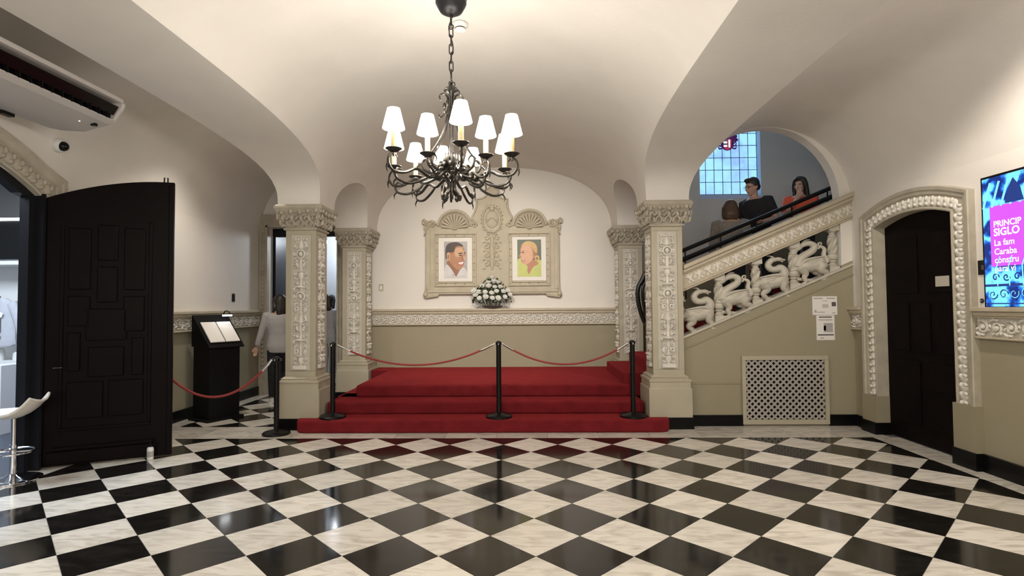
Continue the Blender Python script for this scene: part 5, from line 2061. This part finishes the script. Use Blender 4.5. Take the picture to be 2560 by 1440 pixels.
def person(label, loc, rz, P, group):
    """P: joints and clothing; the figure faces -y locally, feet at z=0"""
    t = thing('person', label, 'person', loc, rz, group)
    k = P.get('h', 1.70)/1.70
    t.scale = (k, k, k)
    wd = P.get('w', 1.0)
    lean = P.get('lean', 0.0)
    L = lambda z: lean*max(0, z-.92)
    sho = P.get('sho', .175)*wd
    neck = Vector((0, L(1.46)+.01, 1.46))
    hd = Vector(P.get('head', (0, -.03, 1.60)))+Vector((0, L(1.6), 0))
    yaw, nod = P.get('look', (0, 0))
    arms = []
    for s_, key in ((-1, 'armR'), (1, 'armL')):
        S = Vector((s_*sho, L(1.40)+.01, 1.40))
        e, w, hdir = P.get(key, ((s_*(sho+.05), .03, 1.12), (s_*(sho+.07), -.03, .88), (0, -.1, -1)))
        arms.append((s_, S, Vector(e), Vector(w), hdir))
    legs = []
    for s_, key in ((-1, 'legR'), (1, 'legL')):
        kn, an = P.get(key, ((s_*.095, -.01, .50), (s_*.10, .02, .08)))
        legs.append((s_, Vector((s_*.09, 0, .90)), Vector(kn), Vector(an)))

    def torso(b, g, z0, z1):
        prof = [(.80, .150, .105), (.90, .168, .118), (1.0, .150, .108), (1.08, .140, .100), (1.18, .152, .108), (1.28, .168, .116), (1.36, .172, .108), (1.42, .135, .085), (1.46, .065, .060)]
        pr = [q for q in prof if z0-.001 <= q[0] <= z1+.001]
        b.loft([((0, L(z), z), (rx*wd+g), (ry*(.5+.5*wd)+g)) for z, rx, ry in pr], 16)

    def headmesh(b):
        R = Matrix.Translation(hd) @ Matrix.Rotation(yaw, 4, 'Z') @ Matrix.Rotation(nod, 4, 'X')
        q = MB()
        q.blob((0, .018, .030), (.076, .094, .090), 14, 9)        # cranium
        q.blob((0, -.020, -.035), (.060, .070, .080), 12, 8)      # face
        q.blob((0, -.045, -.092), (.036, .036, .026), 10, 6)      # chin
        q.tube([(0, -.085, .010), (0, -.104, -.028), (0, -.094, -.044)], [.010, .015, .012], 7)   # nose
        q.blob((0, -.076, .026), (.050, .016, .012), 8, 5)        # brow
        q.blob((0, -.086, -.066), (.026, .010, .010), 8, 5)       # mouth
        for s_ in (-1, 1):
            q.blob((s_*.074, .012, -.012), (.010, .020, .032), 7, 5)
            q.blob((s_*.042, -.066, -.028), (.020, .016, .018), 7, 5)
        b.merge(q, R)
        return R

    b = MB()
    torso(b, 0, .8, 1.5)
    b.tube([neck-Vector((0, 0, .05)), (neck+hd)/2-Vector((0, 0, .03)), hd-Vector((0, -.02, .05))], [.060, .052, .054], 12)
    R = headmesh(b)
    for s_, S, e, w, hdir in arms:
        b.tube([S-Vector((s_*.05, 0, 0)), S, S.lerp(e, .35), e, e.lerp(w, .3), w], [.055, .055, .047, .038, .037, .025], 9)
        hand(b, w, hdir, s_, P.get('curl', .6))
    for s_, H_, kn, an in legs:
        b.tube([H_+Vector((0, 0, .02)), H_, H_.lerp(kn, .5), kn, kn.lerp(an, .35), an], [.080, .085, .070, .050, .052, .034], 10)
        b.tube([an+Vector((0, .03, -.03)), an+Vector((0, -.06, -.04)), an+Vector((0, -.15, -.055))], [.036, .036, .026], 8, .8)
    body = b.build('body', 'skin', t, True)
    remesh(body, .0105, 2)
    for s_ in (-1, 1):
        e_ = MB().blob(R @ Vector((s_*.030, -.083, .004)), (.012, .006, .006), 8, 5, rz=yaw)
        e_.build('eye', 'eye', body, True)
    MB().blob(R @ Vector((0, -.094, -.066)), (.022, .006, .005), 8, 4, rz=yaw).build('lips', 'lip', body, True)
    # top
    b = MB()
    hem = P.get('hem', .90)
    torso(b, .018, hem, 1.42)
    sl = P.get('sleeve', 1.0)
    for s_, S, e, w, hdir in arms:
        if sl >= 1:
            b.tube([S-Vector((s_*.06, 0, 0)), S, S.lerp(e, .5), e, e.lerp(w, .5), e.lerp(w, .93)], [.068, .072, .062, .055, .050, .044], 10)
        else:
            b.tube([S-Vector((s_*.06, 0, 0)), S, S.lerp(e, .45), S.lerp(e, .80)], [.068, .072, .068, .066], 10)
    top = b.build(P.get('top_name', 'shirt'), P['top'], t, True)
    remesh(top, .014, 6)
    # collar
    b = MB().tube([(.066*cos(2*pi*i/16), neck.y+.062*sin(2*pi*i/16), 1.452+.012*sin(2*pi*i/16)) for i in range(16)], .011, 6, closed=True)
    b.build('collar', P['top'], top, True)
    # trousers
    b = MB()
    torso(b, .012, .80, 1.0)
    for s_, H_, kn, an in legs:
        b.tube([H_+Vector((0, 0, .04)), H_, H_.lerp(kn, .5), kn, kn.lerp(an, .4), kn.lerp(an, .95)], [.088, .096, .086, .068, .066, .058], 10)
    tr = b.build('trousers', P['bottom'], t, True)
    remesh(tr, .015, 5)
    for s_, H_, kn, an in legs:
        b = MB()
        b.tube([an+Vector((0, .055, -.035)), an+Vector((0, .02, -.03)), an+Vector((0, -.07, -.042)), an+Vector((0, -.15, -.052)), an+Vector((0, -.185, -.058))], [.030, .046, .046, .040, .020], 10, .85)
        b.box(an.x-.042, an.x+.042, an.y-.19, an.y+.08, an.z-.078, an.z-.060)
        b.build('shoe', P.get('shoe', 'sneaker'), t, True)
    # hair
    b = MB()
    kind = P.get('hair', 'short')
    q = MB()
    if kind == 'short':
        q.blob((0, .028, .045), (.084, .100, .092), 14, 9)
        q.blob((0, -.050, .098), (.060, .046, .032), 10, 6)
        q.blob((0, .085, -.010), (.066, .040, .060), 10, 6)
        for s_ in (-1, 1):
            q.blob((s_*.070, .010, .020), (.014, .030, .040), 8, 5)
    else:
        q.blob((0, .030, .042), (.090, .104, .096), 14, 9)
        q.blob((0, -.040, .095), (.066, .052, .036), 10, 6)
        ln = P.get('hair_len', .30)
        q.loft([((0, .070, .04), .088, .060), ((0, .085, -.06), .094, .056), ((0, .085, -ln*.6), .105, .052), ((0, .075, -ln), .090, .036)], 14)
        for s_ in (-1, 1):
            q.tube([(s_*.060, -.050, .085), (s_*.084, -.020, .02), (s_*.088, .010, -.08), (s_*.092, .0, -ln*.85)], [.020, .030, .034, .018], 9)
    b.merge(q, R)
    hr_ = b.build('hair', P.get('hair_mat', 'hair_dark'), t, True)
    remesh(hr_, .011, 3)
    if P.get('glasses'):
        g = MB()
        for s_ in (-1, 1):
            g.tube([(R @ Vector((s_*.032+.020*cos(2*pi*i/12), -.094, .004+.015*sin(2*pi*i/12)))) for i in range(12)], .0022, 5, closed=True)
            g.tube([R @ Vector((s_*.052, -.092, .006)), R @ Vector((s_*.078, -.02, .006)), R @ Vector((s_*.076, .02, 0))], .0022, 5)
        g.tube([R @ Vector((-.012, -.094, .006)), R @ Vector((.012, -.094, .006))], .002, 5)
        g.build('glasses', 'black_matte', t, True)
    return t


def tread(x):
    k = math.floor((x-XA+.012)/RUN)
    return .45+RISE*(k+1)+.001


SGp = 'visitors on the staircase'
# woman seen from behind, brown bob
x = 2.82
person('person with brown bob hair in a grey knit top climbing the stairs', (x, 7.46, tread(x)), radians(155), dict(h=1.66, top='grey_knit', top_name='jumper', bottom='denim', hair='long', hair_len=.16, hair_mat='hair_brown', look=(.2, .05), w=1.08), SGp)
# man in black t-shirt, profile towards the woman
x = 3.34
person('person with short dark hair and glasses in a black t-shirt on the stairs', (x, 7.75, tread(x)), radians(-60), dict(h=1.72, top='black_cloth', top_name='t_shirt', bottom='denim', sleeve=0, hair='short', glasses=True, look=(-.15, .22), lean=-.18, w=1.12,
       armL=((.27, -.02, 1.14), (.22, -.24, 1.08), (-.4, -1, .1)), armR=((-.26, -.0, 1.14), (-.16, -.24, 1.04), (.4, -1, .0))), SGp)
# woman in orange, hand at chin
x = 3.93
person('person with long dark hair in an orange t-shirt holding a hand to the chin', (x, 7.78, tread(x)), radians(-28), dict(h=1.60, top='orange_cloth', top_name='t_shirt', bottom='denim', sleeve=0, hair='long', hair_len=.26, look=(-.35, .05),
       armR=((-.21, -.10, 1.15), (-.03, -.20, 1.38), (.25, -.1, 1)), armL=((.20, -.12, 1.14), (.02, -.24, 1.12), (-1, -.1, .1))), SGp)
# corridor: woman in white jacket seen from behind
person('person in a white jacket and black trousers walking into the corridor', (-3.74, 8.28, 0), radians(200), dict(h=1.62, top='white_cloth', top_name='jacket', hem=.80, bottom='black_cloth', hair='long', hair_len=.22, look=(.5, .1), w=1.05,
       armL=((.26, .0, 1.14), (.33, -.02, .90), (.2, -.1, -1)), legR=((-.10, -.12, .50), (-.10, .10, .10)), legL=((.10, .02, .5), (.10, -.05, .08))), 'visitors in the corridor')
person('person in a white shirt and pale trousers standing inside the corridor doorway', (-3.62, 10.05, 0), radians(160), dict(h=1.66, top='white_cloth', top_name='shirt', bottom='grey_cloth', hair='long', hair_len=.2), 'visitors in the corridor')
